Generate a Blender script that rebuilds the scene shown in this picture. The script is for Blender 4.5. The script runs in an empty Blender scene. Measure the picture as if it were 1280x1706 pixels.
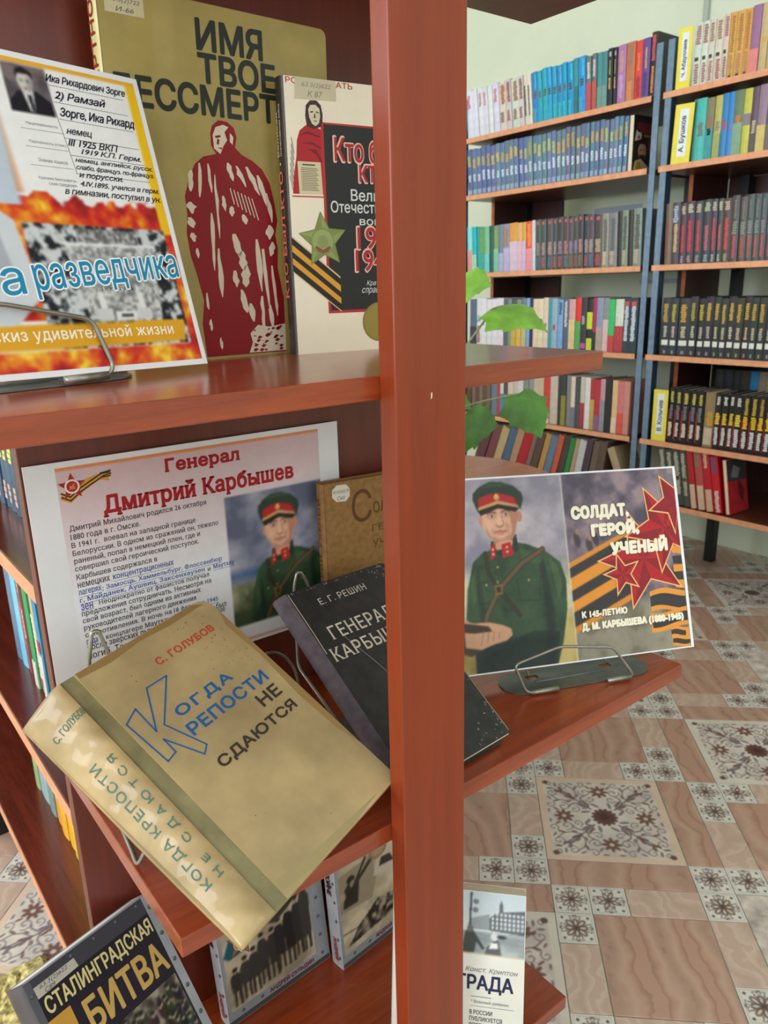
import bpy, bmesh, math, random
import numpy as np
from mathutils import Matrix, Vector
from mathutils.geometry import tessellate_polygon, delaunay_2d_cdt

random.seed(7)
SC = bpy.context.scene
COL = SC.collection
H = 1.02                      # camera height above the floor; model heights below are given from eye level (z = 0)

def lin(c):
    return tuple(((v / 255.0) / 12.92 if v / 255.0 <= 0.04045 else ((v / 255.0 + 0.055) / 1.055) ** 2.4) for v in c)

# ------------------------------------------------------------------ camera
F_PX, PITCH, ROLL, YAW = 1278.42, 0.284255, 0.026641, 0.654045
def camera_axes():
    fw = np.array([math.sin(YAW) * math.cos(PITCH), math.cos(YAW) * math.cos(PITCH), -math.sin(PITCH)])
    r = np.array([math.cos(YAW), -math.sin(YAW), 0.0])
    d = np.cross(fw, r)
    return r * math.cos(ROLL) + d * math.sin(ROLL), -r * math.sin(ROLL) + d * math.cos(ROLL), fw
CR, CD, CF = camera_axes()
cam_data = bpy.data.cameras.new('camera')
cam = bpy.data.objects.new('camera', cam_data)
COL.objects.link(cam)
cam.matrix_world = Matrix(((CR[0], -CD[0], -CF[0], 0), (CR[1], -CD[1], -CF[1], 0), (CR[2], -CD[2], -CF[2], H), (0, 0, 0, 1)))
cam_data.sensor_fit = 'VERTICAL'
cam_data.sensor_height = 24.0
cam_data.lens = F_PX * 24.0 / 1706.0
cam_data.clip_start = 0.02
cam_data.dof.use_dof = True
cam_data.dof.focus_distance = 0.66
cam_data.dof.aperture_fstop = 10.5
SC.camera = cam
def project(p):
    p = np.array((p[0], p[1], p[2] - H)); z = p @ CF
    return (F_PX * (p @ CR) / z + 640, F_PX * (p @ CD) / z + 853, z)

# ------------------------------------------------------------------ world and daylight
world = bpy.data.worlds.new('daylight'); SC.world = world
world.use_nodes = True
bgn = world.node_tree.nodes['Background']
bgn.inputs[0].default_value = (0.86, 0.93, 1.0, 1)
bgn.inputs[1].default_value = 1.0
ROOM = dict(x0=-2.6, x1=2.82, y0=-2.4, y1=4.6, top=2.75)
def window_light(name, loc, size, rot, power, colour=(0.985, 0.99, 1.0)):
    l = bpy.data.lights.new(name, 'AREA'); l.shape = 'RECTANGLE'; l.size, l.size_y = size
    l.energy = power; l.color = colour
    o = bpy.data.objects.new(name, l); COL.objects.link(o)
    o.location = loc; o.rotation_euler = rot
    return o
WIN_X = [(-0.9, 1.4), (1.2, 1.4), (3.3, 1.4)]           # centres (y) and widths of the windows in the left wall
WIN_Y = [(-1.2, 1.5), (1.1, 1.5)]                          # centres (x) and widths of the windows behind the camera
for y, w in WIN_X:
    window_light('window_daylight', (ROOM['x0'] + 0.03, y, 1.6), (1.5, w), (0, math.radians(-90), 0), 78)
for x, w in WIN_Y:
    window_light('window_daylight', (x, ROOM['y0'] + 0.03, 1.6), (w, 1.5), (math.radians(90), 0, 0), 22)
SC.view_settings.view_transform = 'Standard'
SC.view_settings.look = 'None'
SC.view_settings.gamma = 1.0
SC.view_settings.exposure = -0.74
SC.view_settings.use_curve_mapping = False
SC.cycles.max_bounces = 6
SC.cycles.diffuse_bounces = 4

# ------------------------------------------------------------------ materials
MATS = {}
def new_mat(name):
    m = bpy.data.materials.new(name); m.use_nodes = True
    nt = m.node_tree
    return m, nt, nt.nodes['Principled BSDF']
def coords(nt, scale=(1, 1, 1), kind='Object', rnd=0.0):
    tc = nt.nodes.new('ShaderNodeTexCoord'); mp = nt.nodes.new('ShaderNodeMapping')
    mp.inputs['Scale'].default_value = scale
    nt.links.new(tc.outputs[kind], mp.inputs['Vector'])
    if rnd:
        oi = nt.nodes.new('ShaderNodeObjectInfo'); mu = nt.nodes.new('ShaderNodeMath'); mu.operation = 'MULTIPLY'
        mu.inputs[1].default_value = rnd
        nt.links.new(oi.outputs['Random'], mu.inputs[0]); nt.links.new(mu.outputs[0], mp.inputs['Location'])
    return mp.outputs[0]
def ramp(nt, fac, stops):
    r = nt.nodes.new('ShaderNodeValToRGB'); e = r.color_ramp.elements
    while len(e) < len(stops): e.new(0.5)
    for el, (p, c) in zip(e, stops):
        el.position = p; el.color = (*lin(c), 1)
    nt.links.new(fac, r.inputs[0]); return r.outputs[0]
def noise(nt, vec, scale, detail=4, rough=0.55, dist=0.0):
    n = nt.nodes.new('ShaderNodeTexNoise')
    n.inputs['Scale'].default_value = scale; n.inputs['Detail'].default_value = detail
    n.inputs['Roughness'].default_value = rough; n.inputs['Distortion'].default_value = dist
    nt.links.new(vec, n.inputs['Vector']); return n.outputs['Fac']
def bump(nt, bsdf, height, strength, dist=0.001):
    b = nt.nodes.new('ShaderNodeBump'); b.inputs['Strength'].default_value = strength; b.inputs['Distance'].default_value = dist
    nt.links.new(height, b.inputs['Height']); nt.links.new(b.outputs[0], bsdf.inputs['Normal'])
def flat(name, c, rough=0.5, metal=0.0, var=0.0, scale=60, bmp=0.0, spec=0.5, sc3=(1, 1, 1)):
    if name in MATS: return MATS[name]
    m, nt, b = new_mat(name)
    b.inputs['Roughness'].default_value = rough; b.inputs['Metallic'].default_value = metal
    b.inputs['Specular IOR Level'].default_value = spec
    v = coords(nt, sc3); n = noise(nt, v, scale)
    lo = tuple(max(0, x * (1 - var)) for x in c); hi = tuple(min(255, x * (1 + var)) for x in c)
    nt.links.new(ramp(nt, n, [(0.3, lo), (0.7, hi)]), b.inputs['Base Color'])
    if bmp: bump(nt, b, n, bmp)
    MATS[name] = m; return m
def wood(name, dark, light, sc3, rough=0.32, coat=0.25):
    m, nt, b = new_mat(name)
    v = coords(nt, sc3, rnd=3.0)
    n1 = noise(nt, v, 3.0, 6, 0.6, 0.6)
    n2 = noise(nt, coords(nt, tuple(k * 5 for k in sc3)), 6.0, 3)
    mx = nt.nodes.new('ShaderNodeMath'); mx.operation = 'MULTIPLY_ADD'; mx.inputs[1].default_value = 0.35
    nt.links.new(n2, mx.inputs[0]); nt.links.new(n1, mx.inputs[2])
    nt.links.new(ramp(nt, mx.outputs[0], [(0.45, dark), (0.85, light)]), b.inputs['Base Color'])
    b.inputs['Roughness'].default_value = rough
    b.inputs['Coat Weight'].default_value = coat; b.inputs['Coat Roughness'].default_value = 0.16
    bump(nt, b, n2, 0.06, 0.0006)
    MATS[name] = m; return m
def attr_mat(name, rough=0.45, coat=0.0, mottle=0.06, scale=90, metal=0.0):
    m, nt, b = new_mat(name)
    a = nt.nodes.new('ShaderNodeAttribute'); a.attribute_name = 'Col'
    n = noise(nt, coords(nt), scale, 3)
    hs = nt.nodes.new('ShaderNodeHueSaturation')
    mr = nt.nodes.new('ShaderNodeMapRange'); mr.inputs[1].default_value = 0.25; mr.inputs[2].default_value = 0.75
    mr.inputs[3].default_value = 1 - mottle; mr.inputs[4].default_value = 1 + mottle
    nt.links.new(n, mr.inputs[0]); nt.links.new(mr.outputs[0], hs.inputs['Value'])
    nt.links.new(a.outputs['Color'], hs.inputs['Color'])
    nt.links.new(hs.outputs[0], b.inputs['Base Color'])
    b.inputs['Roughness'].default_value = rough; b.inputs['Specular IOR Level'].default_value = 0.3
    b.inputs['Coat Weight'].default_value = coat; b.inputs['Coat Roughness'].default_value = 0.15
    MATS[name] = m; return m

W_SHELF = wood('cherry_laminate_shelf', (122, 44, 14), (158, 67, 27), (2.0, 30, 30), 0.3, 0.55)
W_POST = wood('cherry_laminate_post', (122, 44, 14), (142, 55, 20), (22, 22, 0.9), 0.36, 0.08)
W_BACK = wood('dark_cherry_panel', (86, 29, 14), (106, 39, 20), (26, 26, 1.6), 0.4, 0.1)
W_CASE = wood('cherry_case_shelf', (76, 28, 19), (108, 44, 32), (26, 2.2, 26), 0.24, 0.5)
W_RACK = wood('rack_board', (76, 40, 28), (110, 60, 42), (26, 2, 26), 0.4, 0.1)
W_EDGE = flat('rack_board_edge', (222, 158, 118), 0.5, var=0.06, scale=40)
W_CEDGE = flat('case_board_edge', (214, 150, 112), 0.5, var=0.06, scale=40)
W_UPR = flat('rack_upright_wood', (186, 104, 66), 0.45, var=0.1, scale=40)
W_TABLE = wood('oak_table_top', (168, 98, 66), (196, 128, 92), (3, 30, 30), 0.35, 0.2)
PRINT = attr_mat('printed_ink', 0.45, 0.0, 0.04)
GLOSS = attr_mat('glossy_print', 0.45, 0.06, 0.04)
CLOTHCOL = attr_mat('book_cover_cloth', 0.42, 0.15, 0.12, 45)
PAGES = flat('page_block', (226, 216, 190), 0.8, var=0.07, scale=18, sc3=(1, 1, 30))
PAPER = flat('white_paper', (236, 240, 246), 0.55, var=0.015, scale=30)
WIRE = flat('grey_steel_wire', (150, 150, 142), 0.38, 0.75, 0.06, 120)
PLATE = flat('grey_steel_plate', (104, 112, 108), 0.42, 0.55, 0.10, 35)
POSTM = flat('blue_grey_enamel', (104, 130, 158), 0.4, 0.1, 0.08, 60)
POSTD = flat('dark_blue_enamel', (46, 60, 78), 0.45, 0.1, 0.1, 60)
BLACK = flat('black_metal', (22, 24, 28), 0.45, 0.2, 0.2, 50)
LEAF = flat('green_leaf', (122, 178, 62), 0.4, 0, 0.16, 24, 0.15)
LEAFD = flat('dark_green_leaf', (84, 138, 62), 0.4, 0, 0.16, 24, 0.15)
STEM = flat('pale_stem', (150, 170, 120), 0.5, 0, 0.1, 60)
WALLM = flat('pale_green_wall', (223, 233, 214), 0.85, var=0.02, scale=3, bmp=0.05)
CEILM = flat('white_ceiling', (238, 238, 234), 0.9, var=0.01, scale=3)
GROUT = flat('grey_grout', (158, 160, 150), 0.8, var=0.08, scale=40)

# ------------------------------------------------------------------ mesh helpers
def link(o, parent=None):
    COL.objects.link(o)
    if parent is not None: o.parent = parent
    return o
def tag(o, label=None, cat=None, group=None, kind=None):
    if label: o['label'] = label
    if cat: o['category'] = cat
    if group: o['group'] = group
    if kind: o['kind'] = kind
    return o
def empty(name, matrix=None, loc=None):
    o = bpy.data.objects.new(name, None); COL.objects.link(o); o.empty_display_size = 0.05
    if matrix is not None: o.matrix_world = matrix
    if loc is not None: o.location = loc
    return o
class MB:
    """collects vertices and faces, then links them as one mesh object"""
    def __init__(s): s.v = []; s.f = []; s.c = []; s.col = None
    def add(s, verts, faces, col=None):
        o = len(s.v); s.v += [tuple(p) for p in verts]
        s.f += [tuple(i + o for i in f) for f in faces]
        s.c += [col] * len(faces); return s
    def box(s, x0, y0, z0, x1, y1, z1, col=None):
        return s.add([(x0, y0, z0), (x1, y0, z0), (x1, y1, z0), (x0, y1, z0), (x0, y0, z1), (x1, y0, z1), (x1, y1, z1), (x0, y1, z1)],
                     [(0, 3, 2, 1), (4, 5, 6, 7), (0, 1, 5, 4), (1, 2, 6, 5), (2, 3, 7, 6), (3, 0, 4, 7)], col)
    def bbox(s, x0, y0, z0, x1, y1, z1, b=0.001, col=None):
        """box with chamfered edges"""
        bm = bmesh.new(); bmesh.ops.create_cube(bm, size=1)
        for v in bm.verts:
            v.co = Vector(((x0 + x1) / 2 + v.co.x * (x1 - x0), (y0 + y1) / 2 + v.co.y * (y1 - y0), (z0 + z1) / 2 + v.co.z * (z1 - z0)))
        bmesh.ops.bevel(bm, geom=bm.edges[:], offset=b, segments=2, affect='EDGES', profile=0.5)
        s.bm(bm, col); return s
    def bm(s, bm, col=None):
        bm.verts.index_update()
        s.add([v.co[:] for v in bm.verts], [tuple(v.index for v in f.verts) for f in bm.faces], col); bm.free(); return s
    def prism(s, pts, z0, z1, col=None, holes=()):
        """outline in x, y extruded from z0 to z1"""
        loops = [list(pts)] + [list(h) for h in holes]
        flat_pts = [p for l in loops for p in l]; n = len(flat_pts)
        tris = tessellate_polygon([[Vector((p[0], p[1], 0)) for p in l] for l in loops])
        vs = [(p[0], p[1], z0) for p in flat_pts] + [(p[0], p[1], z1) for p in flat_pts]
        fs = []
        for t in tris:
            a, b, c = [flat_pts[i] for i in t]
            if (b[0] - a[0]) * (c[1] - a[1]) - (b[1] - a[1]) * (c[0] - a[0]) < 0: t = (t[0], t[2], t[1])
            fs.append(tuple(n + i for i in t)); fs.append((t[2], t[1], t[0]))
        o = 0
        for li, l in enumerate(loops):
            m = len(l); area = sum(l[i][0] * l[(i + 1) % m][1] - l[(i + 1) % m][0] * l[i][1] for i in range(m))
            for i in range(m):
                a, b = o + i, o + (i + 1) % m
                ccw = (area > 0) == (li == 0)
                fs.append((a, b, n + b, n + a) if ccw else (b, a, n + a, n + b))
            o += m
        return s.add(vs, fs, col)
    def tube(s, pts, r, n=8, col=None, closed=False, taper=None):
        P = [Vector(p) for p in pts]; rings = []
        up = Vector((0, 0, 1))
        for i, p in enumerate(P):
            a = P[i - 1] if i else (P[-1] if closed else P[0]); b = P[(i + 1) % len(P)] if (i < len(P) - 1 or closed) else P[-1]
            t = (b - a).normalized()
            if abs(t.dot(up)) > 0.98: up = Vector((1, 0, 0))
            u = t.cross(up).normalized(); w = u.cross(t).normalized(); up = w
            rr = r if taper is None else r * taper[i]
            rings.append([p + (u * math.cos(2 * math.pi * k / n) + w * math.sin(2 * math.pi * k / n)) * rr for k in range(n)])
        vs = [q for g in rings for q in g]; fs = []
        m = len(rings)
        for i in range(m - (0 if closed else 1)):
            for k in range(n):
                a, b = i * n + k, i * n + (k + 1) % n; c, d = ((i + 1) % m) * n + (k + 1) % n, ((i + 1) % m) * n + k
                fs.append((a, b, c, d))
        if not closed:
            fs.append(tuple(range(n - 1, -1, -1))); fs.append(tuple((m - 1) * n + k for k in range(n)))
        return s.add(vs, fs, col)
    def build(s, name, mat, parent=None, smooth=False, kind=None):
        me = bpy.data.meshes.new(name); me.from_pydata(s.v, [], s.f); me.update()
        if any(c is not None for c in s.c):
            at = me.color_attributes.new('Col', 'FLOAT_COLOR', 'CORNER')
            arr = np.ones((len(me.loops), 4), dtype=np.float32); k = 0
            for f, c in zip(s.f, s.c):
                arr[k:k + len(f), :3] = lin(c if c is not None else (200, 200, 200)); k += len(f)
            at.data.foreach_set('color', arr.ravel())
        me.materials.append(mat)
        if smooth: me.polygons.foreach_set('use_smooth', [True] * len(me.polygons))
        o = link(bpy.data.objects.new(name, me), parent)
        if kind: o['kind'] = kind
        return o
def rounded(pts, step=0.006, it=3):
    """round the corners of a polyline (open)"""
    P = [Vector(p) for p in pts]; out = [P[0]]
    for i in range(1, len(P) - 1):
        a, b, c = P[i - 1], P[i], P[i + 1]
        da, dc = (a - b), (c - b)
        k = min(step, da.length * 0.45, dc.length * 0.45)
        p, q = b + da.normalized() * k, b + dc.normalized() * k
        for j in range(it + 1):
            t = j / it
            out.append(p * (1 - t) ** 2 + b * 2 * t * (1 - t) + q * t * t)
    out.append(P[-1]); return out
def rrect(w, h, radii, n=4, x0=0.0, y0=0.0):
    """rectangle outline with its own radius at each corner: bottom left, bottom right, top right, top left"""
    pts = []
    for (cx, cy, a0, r) in ((x0, y0, 180, radii[0]), (x0 + w, y0, 270, radii[1]), (x0 + w, y0 + h, 0, radii[2]), (x0, y0 + h, 90, radii[3])):
        sx = 1 if cx == x0 else -1; sy = 1 if cy == y0 else -1
        if r <= 0: pts.append((cx, cy)); continue
        for k in range(n + 1):
            a = math.radians(a0 + 90 * k / n)
            pts.append((cx + sx * r + r * math.cos(a), cy + sy * r + r * math.sin(a)))
    return pts

# ------------------------------------------------------------------ flat print: lettering, drawings, pictures
TEXT_CACHE = {}
def text_tris(body, bold=0.0, shear=0.0, space=1.0, serif=False):
    key = (body, bold, shear, space, serif)
    if key in TEXT_CACHE: return TEXT_CACHE[key]
    cu = bpy.data.curves.new('lettering', 'FONT'); cu.body = body; cu.size = 1.0
    cu.offset = bold; cu.shear = shear; cu.space_character = space; cu.resolution_u = 2; cu.fill_mode = 'FRONT'
    ob = bpy.data.objects.new('lettering', cu); COL.objects.link(ob)
    dg = bpy.context.evaluated_depsgraph_get(); dg.update()
    cv = ob.evaluated_get(dg).to_curve(dg); loops = []
    for sp in cv.splines:                                     # outline of every stroke; overlapping strokes are filled one by one
        B = sp.bezier_points; pts = []; n = len(B)
        for i in range(n):
            p0, p1, p2, p3 = B[i].co, B[i].handle_right, B[(i + 1) % n].handle_left, B[(i + 1) % n].co
            straight = (p1 - p0).cross(p3 - p0).length < 1e-6 and (p2 - p0).cross(p3 - p0).length < 1e-6
            for j in range(1 if straight else 4):
                t = j / 4; q = p0 * (1 - t) ** 3 + p1 * 3 * t * (1 - t) ** 2 + p2 * 3 * t * t * (1 - t) + p3 * t ** 3
                if not pts or (abs(q.x - pts[-1][0]) + abs(q.y - pts[-1][1])) > 1e-5: pts.append((q.x, q.y))
        if len(pts) > 2: loops.append(pts)
    ob.to_curve_clear(); bpy.data.objects.remove(ob); bpy.data.curves.remove(cu)
    if not loops:
        TEXT_CACHE[key] = (np.zeros((0, 2)), []); return TEXT_CACHE[key]
    P, E = [], []
    for l in loops:
        o = len(P); P += [Vector(q) for q in l]; E += [(o + i, o + (i + 1) % len(l)) for i in range(len(l))]
    cdt = delaunay_2d_cdt(P, E, [], 0, 1e-5)
    vs = np.array([v[:] for v in cdt[0]]); T = np.array([t for t in cdt[2] if len(t) == 3])
    C = vs[T].mean(1); A0 = np.array([P[i][:] for i, _ in E]); A1 = np.array([P[j][:] for _, j in E]); wn = np.zeros(len(C), int)
    for (ax, ay), (bx, by) in zip(A0, A1):                    # winding number of every triangle's centre
        side = (bx - ax) * (C[:, 1] - ay) - (C[:, 0] - ax) * (by - ay)
        wn += ((ay <= C[:, 1]) & (by > C[:, 1]) & (side > 0)).astype(int) - ((ay > C[:, 1]) & (by <= C[:, 1]) & (side < 0)).astype(int)
    T = T[wn != 0]; d = vs[T]
    cr = (d[:, 1, 0] - d[:, 0, 0]) * (d[:, 2, 1] - d[:, 0, 1]) - (d[:, 1, 1] - d[:, 0, 1]) * (d[:, 2, 0] - d[:, 0, 0])
    used = np.unique(T); mp = np.zeros(len(vs), int); mp[used] = np.arange(len(used)); T = mp[T]; vs = vs[used]
    fs = [tuple(int(k) for k in (t if c > 0 else t[::-1])) for t, c in zip(T, cr)]
    if serif:                                                 # small feet on the ends of the upright strokes
        vs = [tuple(v) for v in vs]
        for l in loops:
            my = sum(q[1] for q in l) / len(l)
            for i in range(len(l)):
                (ax, ay), (bx, by) = l[i], l[(i + 1) % len(l)]; w_ = abs(bx - ax)
                if abs(ay - by) < 1e-4 and 0.06 < w_ < 0.13:
                    x0, x1 = min(ax, bx) - 0.045, max(ax, bx) + 0.045; y0, y1 = (ay, ay + 0.028) if ay < my else (ay - 0.028, ay)
                    o = len(vs); vs += [(x0, y0), (x1, y0), (x1, y1), (x0, y1)]; fs.append((o, o + 1, o + 2, o + 3))
        vs = np.array(vs)
    TEXT_CACHE[key] = (vs, fs); return vs, fs
MM = 0.001
class Ink:
    """flat printed shapes on a cover or sheet, in millimetres from its lower left corner"""
    def __init__(s): s.mb = MB()
    def poly(s, pts, c, z=0.12):
        vs = [(p[0] * MM, p[1] * MM, z * MM) for p in pts]
        tris = tessellate_polygon([[Vector((p[0], p[1], 0)) for p in pts]]); fs = []
        for t in tris:
            a, b, d = [pts[i] for i in t]
            fs.append(t if (b[0] - a[0]) * (d[1] - a[1]) - (b[1] - a[1]) * (d[0] - a[0]) > 0 else (t[0], t[2], t[1]))
        s.mb.add(vs, fs, c); return s
    def rect(s, x0, y0, x1, y1, c, z=0.12): return s.poly([(x0, y0), (x1, y0), (x1, y1), (x0, y1)], c, z)
    def disc(s, x, y, r, c, z=0.12, n=18, ry=None):
        ry = ry or r
        return s.poly([(x + r * math.cos(2 * math.pi * k / n), y + ry * math.sin(2 * math.pi * k / n)) for k in range(n)], c, z)
    def star(s, x, y, r, c, z=0.12, rot=0.0, inner=0.42, sx=1.0, sy=1.0, facets=None):
        pts = []
        for k in range(10):
            a = math.radians(90 + rot + 36 * k); q = r if k % 2 == 0 else r * inner
            pts.append((x + q * math.cos(a) * sx, y + q * math.sin(a) * sy))
        s.poly(pts, c, z)
        if facets:
            for k in range(5):
                s.poly([(x, y), pts[2 * k], pts[2 * k + 1]], facets, z + 0.05)
        return pts
    def line(s, pts, w, c, z=0.14, closed=False):
        n = len(pts); seg = n if closed else n - 1
        for i in range(seg):
            (ax, ay), (bx, by) = pts[i], pts[(i + 1) % n]
            d = math.hypot(bx - ax, by - ay) or 1; ux, uy = (bx - ax) / d, (by - ay) / d; nx, ny = -uy * w / 2, ux * w / 2
            e = w * 0.35
            s.poly([(ax - ux * e + nx, ay - uy * e + ny), (ax - ux * e - nx, ay - uy * e - ny), (bx + ux * e - nx, by + uy * e - ny), (bx + ux * e + nx, by + uy * e + ny)], c, z)
        return s
    def text(s, body, x0, y0, x1, y1, c, z=0.2, bold=0.0, shear=0.0, space=1.0, vertical=0, keep=False, rise=0.0, serif=False):
        """fit a line of lettering into the box x0..x1, y0..y1 (vertical: 1 reads upwards, -1 downwards)"""
        vs, fs = text_tris(body, 0.0, shear, space, serif)
        if not len(vs): return s
        a, b = vs.min(0), vs.max(0); w, h = b - a
        p = (vs - a) / np.array([w, h])
        if vertical == 0:
            bw, bh = x1 - x0, y1 - y0
            if keep: bw = w / h * bh
            q = p * np.array([bw, bh]) + np.array([x0, y0])
        elif vertical > 0:
            q = np.stack([x1 - p[:, 1] * (x1 - x0), y0 + p[:, 0] * (y1 - y0)], 1)
        else:
            q = np.stack([x0 + p[:, 1] * (x1 - x0), y1 - p[:, 0] * (y1 - y0)], 1)
        if rise: q = np.stack([q[:, 0], q[:, 1] + rise * (q[:, 0] - x0)], 1)
        d = max(0.0, bold) * 1.1 * ((y1 - y0) if vertical == 0 else (x1 - x0))      # heavier strokes: the same letters laid side by side
        shifts = [(0, 0)] if d <= 0 else [(d * math.cos(a), d * math.sin(a)) for a in (0.4, 1.2, 2.0, 2.8, 3.5, 4.3, 5.1, 5.9)]
        for i, (dx, dy) in enumerate(shifts):
            s.mb.add([((k[0] + dx) * MM, (k[1] + dy) * MM, (z + i * 0.004) * MM) for k in q], fs, c)
        return s
    def build(s, name, parent, mat=None): return s.mb.build(name, mat or PRINT, parent)

class Pic:
    """a printed picture: a fine mesh whose ink colours are painted in numpy, in millimetres"""
    def __init__(s, x0, y0, x1, y1, res=1.0, bg=(255, 255, 255), ss=2):
        s.x0, s.y0, s.x1, s.y1 = x0, y0, x1, y1
        s.nx, s.ny, s.ss = max(2, int((x1 - x0) * res)), max(2, int((y1 - y0) * res)), ss
        w, h = s.nx * ss, s.ny * ss
        s.X, s.Y = np.meshgrid(x0 + (np.arange(w) + 0.5) * (x1 - x0) / w, y0 + (np.arange(h) + 0.5) * (y1 - y0) / h)
        s.A = np.ones((h, w, 3)) * np.array(bg, float)
        s.rng = np.random.RandomState(int(abs(x0 * 7 + y1 * 13)) % 9999)
    def mix(s, m, c, a=1.0):
        m = (np.clip(m, 0, 1) * a)[..., None]; s.A = s.A * (1 - m) + np.array(c, float) * m; return s
    def inside(s, pts):
        m = np.zeros(s.X.shape, bool); n = len(pts)
        for i in range(n):
            (ax, ay), (bx, by) = pts[i], pts[(i + 1) % n]
            if ay == by: continue
            c = ((ay > s.Y) != (by > s.Y)) & (s.X < (bx - ax) * (s.Y - ay) / (by - ay) + ax); m ^= c
        return m.astype(float)
    def blur(s, m, k):
        for _ in range(k):
            p = np.pad(m, 1, mode='edge'); m = (p[:-2, 1:-1] + p[2:, 1:-1] + p[1:-1, :-2] + p[1:-1, 2:] + p[1:-1, 1:-1] * 2) / 6
        return m
    def poly(s, pts, c, a=1.0, soft=0):
        m = s.inside(pts); return s.mix(s.blur(m, soft) if soft else m, c, a)
    def ell(s, cx, cy, rx, ry, c, a=1.0, rot=0.0, soft=0.0):
        t = math.radians(rot); u = (s.X - cx) * math.cos(t) + (s.Y - cy) * math.sin(t); v = -(s.X - cx) * math.sin(t) + (s.Y - cy) * math.cos(t)
        d = np.sqrt((u / rx) ** 2 + (v / ry) ** 2)
        return s.mix((d < 1).astype(float) if not soft else np.clip((1 - d) / soft + 0.5, 0, 1), c, a)
    def line(s, pts, w, c, a=1.0):
        m = np.zeros(s.X.shape)
        for (ax, ay), (bx, by) in zip(pts[:-1], pts[1:]):
            dx, dy = bx - ax, by - ay; L = dx * dx + dy * dy or 1e-9
            t = np.clip(((s.X - ax) * dx + (s.Y - ay) * dy) / L, 0, 1)
            m = np.maximum(m, (np.hypot(s.X - ax - t * dx, s.Y - ay - t * dy) < w / 2).astype(float))
        return s.mix(m, c, a)
    def fractal(s, size, seed=0, octaves=4):
        rng = np.random.RandomState(seed + 11); out = np.zeros(s.X.shape); amp, tot = 1.0, 0.0
        for o in range(octaves):
            k = size / 2 ** o; gx = (s.X - s.x0) / k; gy = (s.Y - s.y0) / k
            g = rng.rand(int(gy.max()) + 3, int(gx.max()) + 3); ix, iy = gx.astype(int), gy.astype(int); fx, fy = gx - ix, gy - iy
            fx, fy = fx * fx * (3 - 2 * fx), fy * fy * (3 - 2 * fy)
            out += amp * (g[iy, ix] * (1 - fx) * (1 - fy) + g[iy, ix + 1] * fx * (1 - fy) + g[iy + 1, ix] * (1 - fx) * fy + g[iy + 1, ix + 1] * fx * fy)
            tot += amp; amp *= 0.55
        return out / tot
    def where(s, x0, y0, x1, y1): return ((s.X >= x0) & (s.X <= x1) & (s.Y >= y0) & (s.Y <= y1)).astype(float)
    def speckle(s, m, size, dark, light, seed=0, lo=0.35, hi=0.65):
        f = np.clip((s.fractal(size, seed) - lo) / (hi - lo), 0, 1)[..., None]
        c = np.array(dark, float) * (1 - f) + np.array(light, float) * f; m = m[..., None]
        s.A = s.A * (1 - m) + c * m; return s
    def build(s, name, parent, mat=None, z=0.1, local=None):
        h, w = s.A.shape[:2]; B = s.A.reshape(s.ny, s.ss, s.nx, s.ss, 3).mean((1, 3))
        P = np.pad(B, ((1, 1), (1, 1), (0, 0)), mode='edge'); V = (P[:-1, :-1] + P[1:, :-1] + P[:-1, 1:] + P[1:, 1:]) / 4
        V = np.clip(V / 255.0, 0, 1); V = np.where(V <= 0.04045, V / 12.92, ((V + 0.055) / 1.055) ** 2.4)
        gx = np.linspace(s.x0, s.x1, s.nx + 1) * MM; gy = np.linspace(s.y0, s.y1, s.ny + 1) * MM
        XX, YY = np.meshgrid(gx, gy); co = np.stack([XX, YY, np.full(XX.shape, z * MM)], -1).reshape(-1, 3)
        i = (np.arange(s.ny)[:, None] * (s.nx + 1) + np.arange(s.nx)[None]).ravel()
        fc = np.stack([i, i + 1, i + s.nx + 2, i + s.nx + 1], 1)
        me = bpy.data.meshes.new(name); me.vertices.add(len(co)); me.vertices.foreach_set('co', co.ravel())
        me.loops.add(fc.size); me.loops.foreach_set('vertex_index', fc.ravel().astype(np.int32))
        me.polygons.add(len(fc)); me.polygons.foreach_set('loop_start', np.arange(0, fc.size, 4, dtype=np.int32))
        me.update(calc_edges=True)
        at = me.color_attributes.new('Col', 'FLOAT_COLOR', 'POINT')
        at.data.foreach_set('color', np.concatenate([V.reshape(-1, 3), np.ones((len(co), 1))], 1).astype(np.float32).ravel())
        me.materials.append(mat or PRINT)
        if parent is False: return me
        return link(bpy.data.objects.new(name, me), parent)
def pose(Rm, t):
    m = Matrix(((Rm[0][0], Rm[0][1], Rm[0][2], t[0]), (Rm[1][0], Rm[1][1], Rm[1][2], t[1]), (Rm[2][0], Rm[2][1], Rm[2][2], t[2] + H), (0, 0, 0, 1)))
    return m

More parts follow.
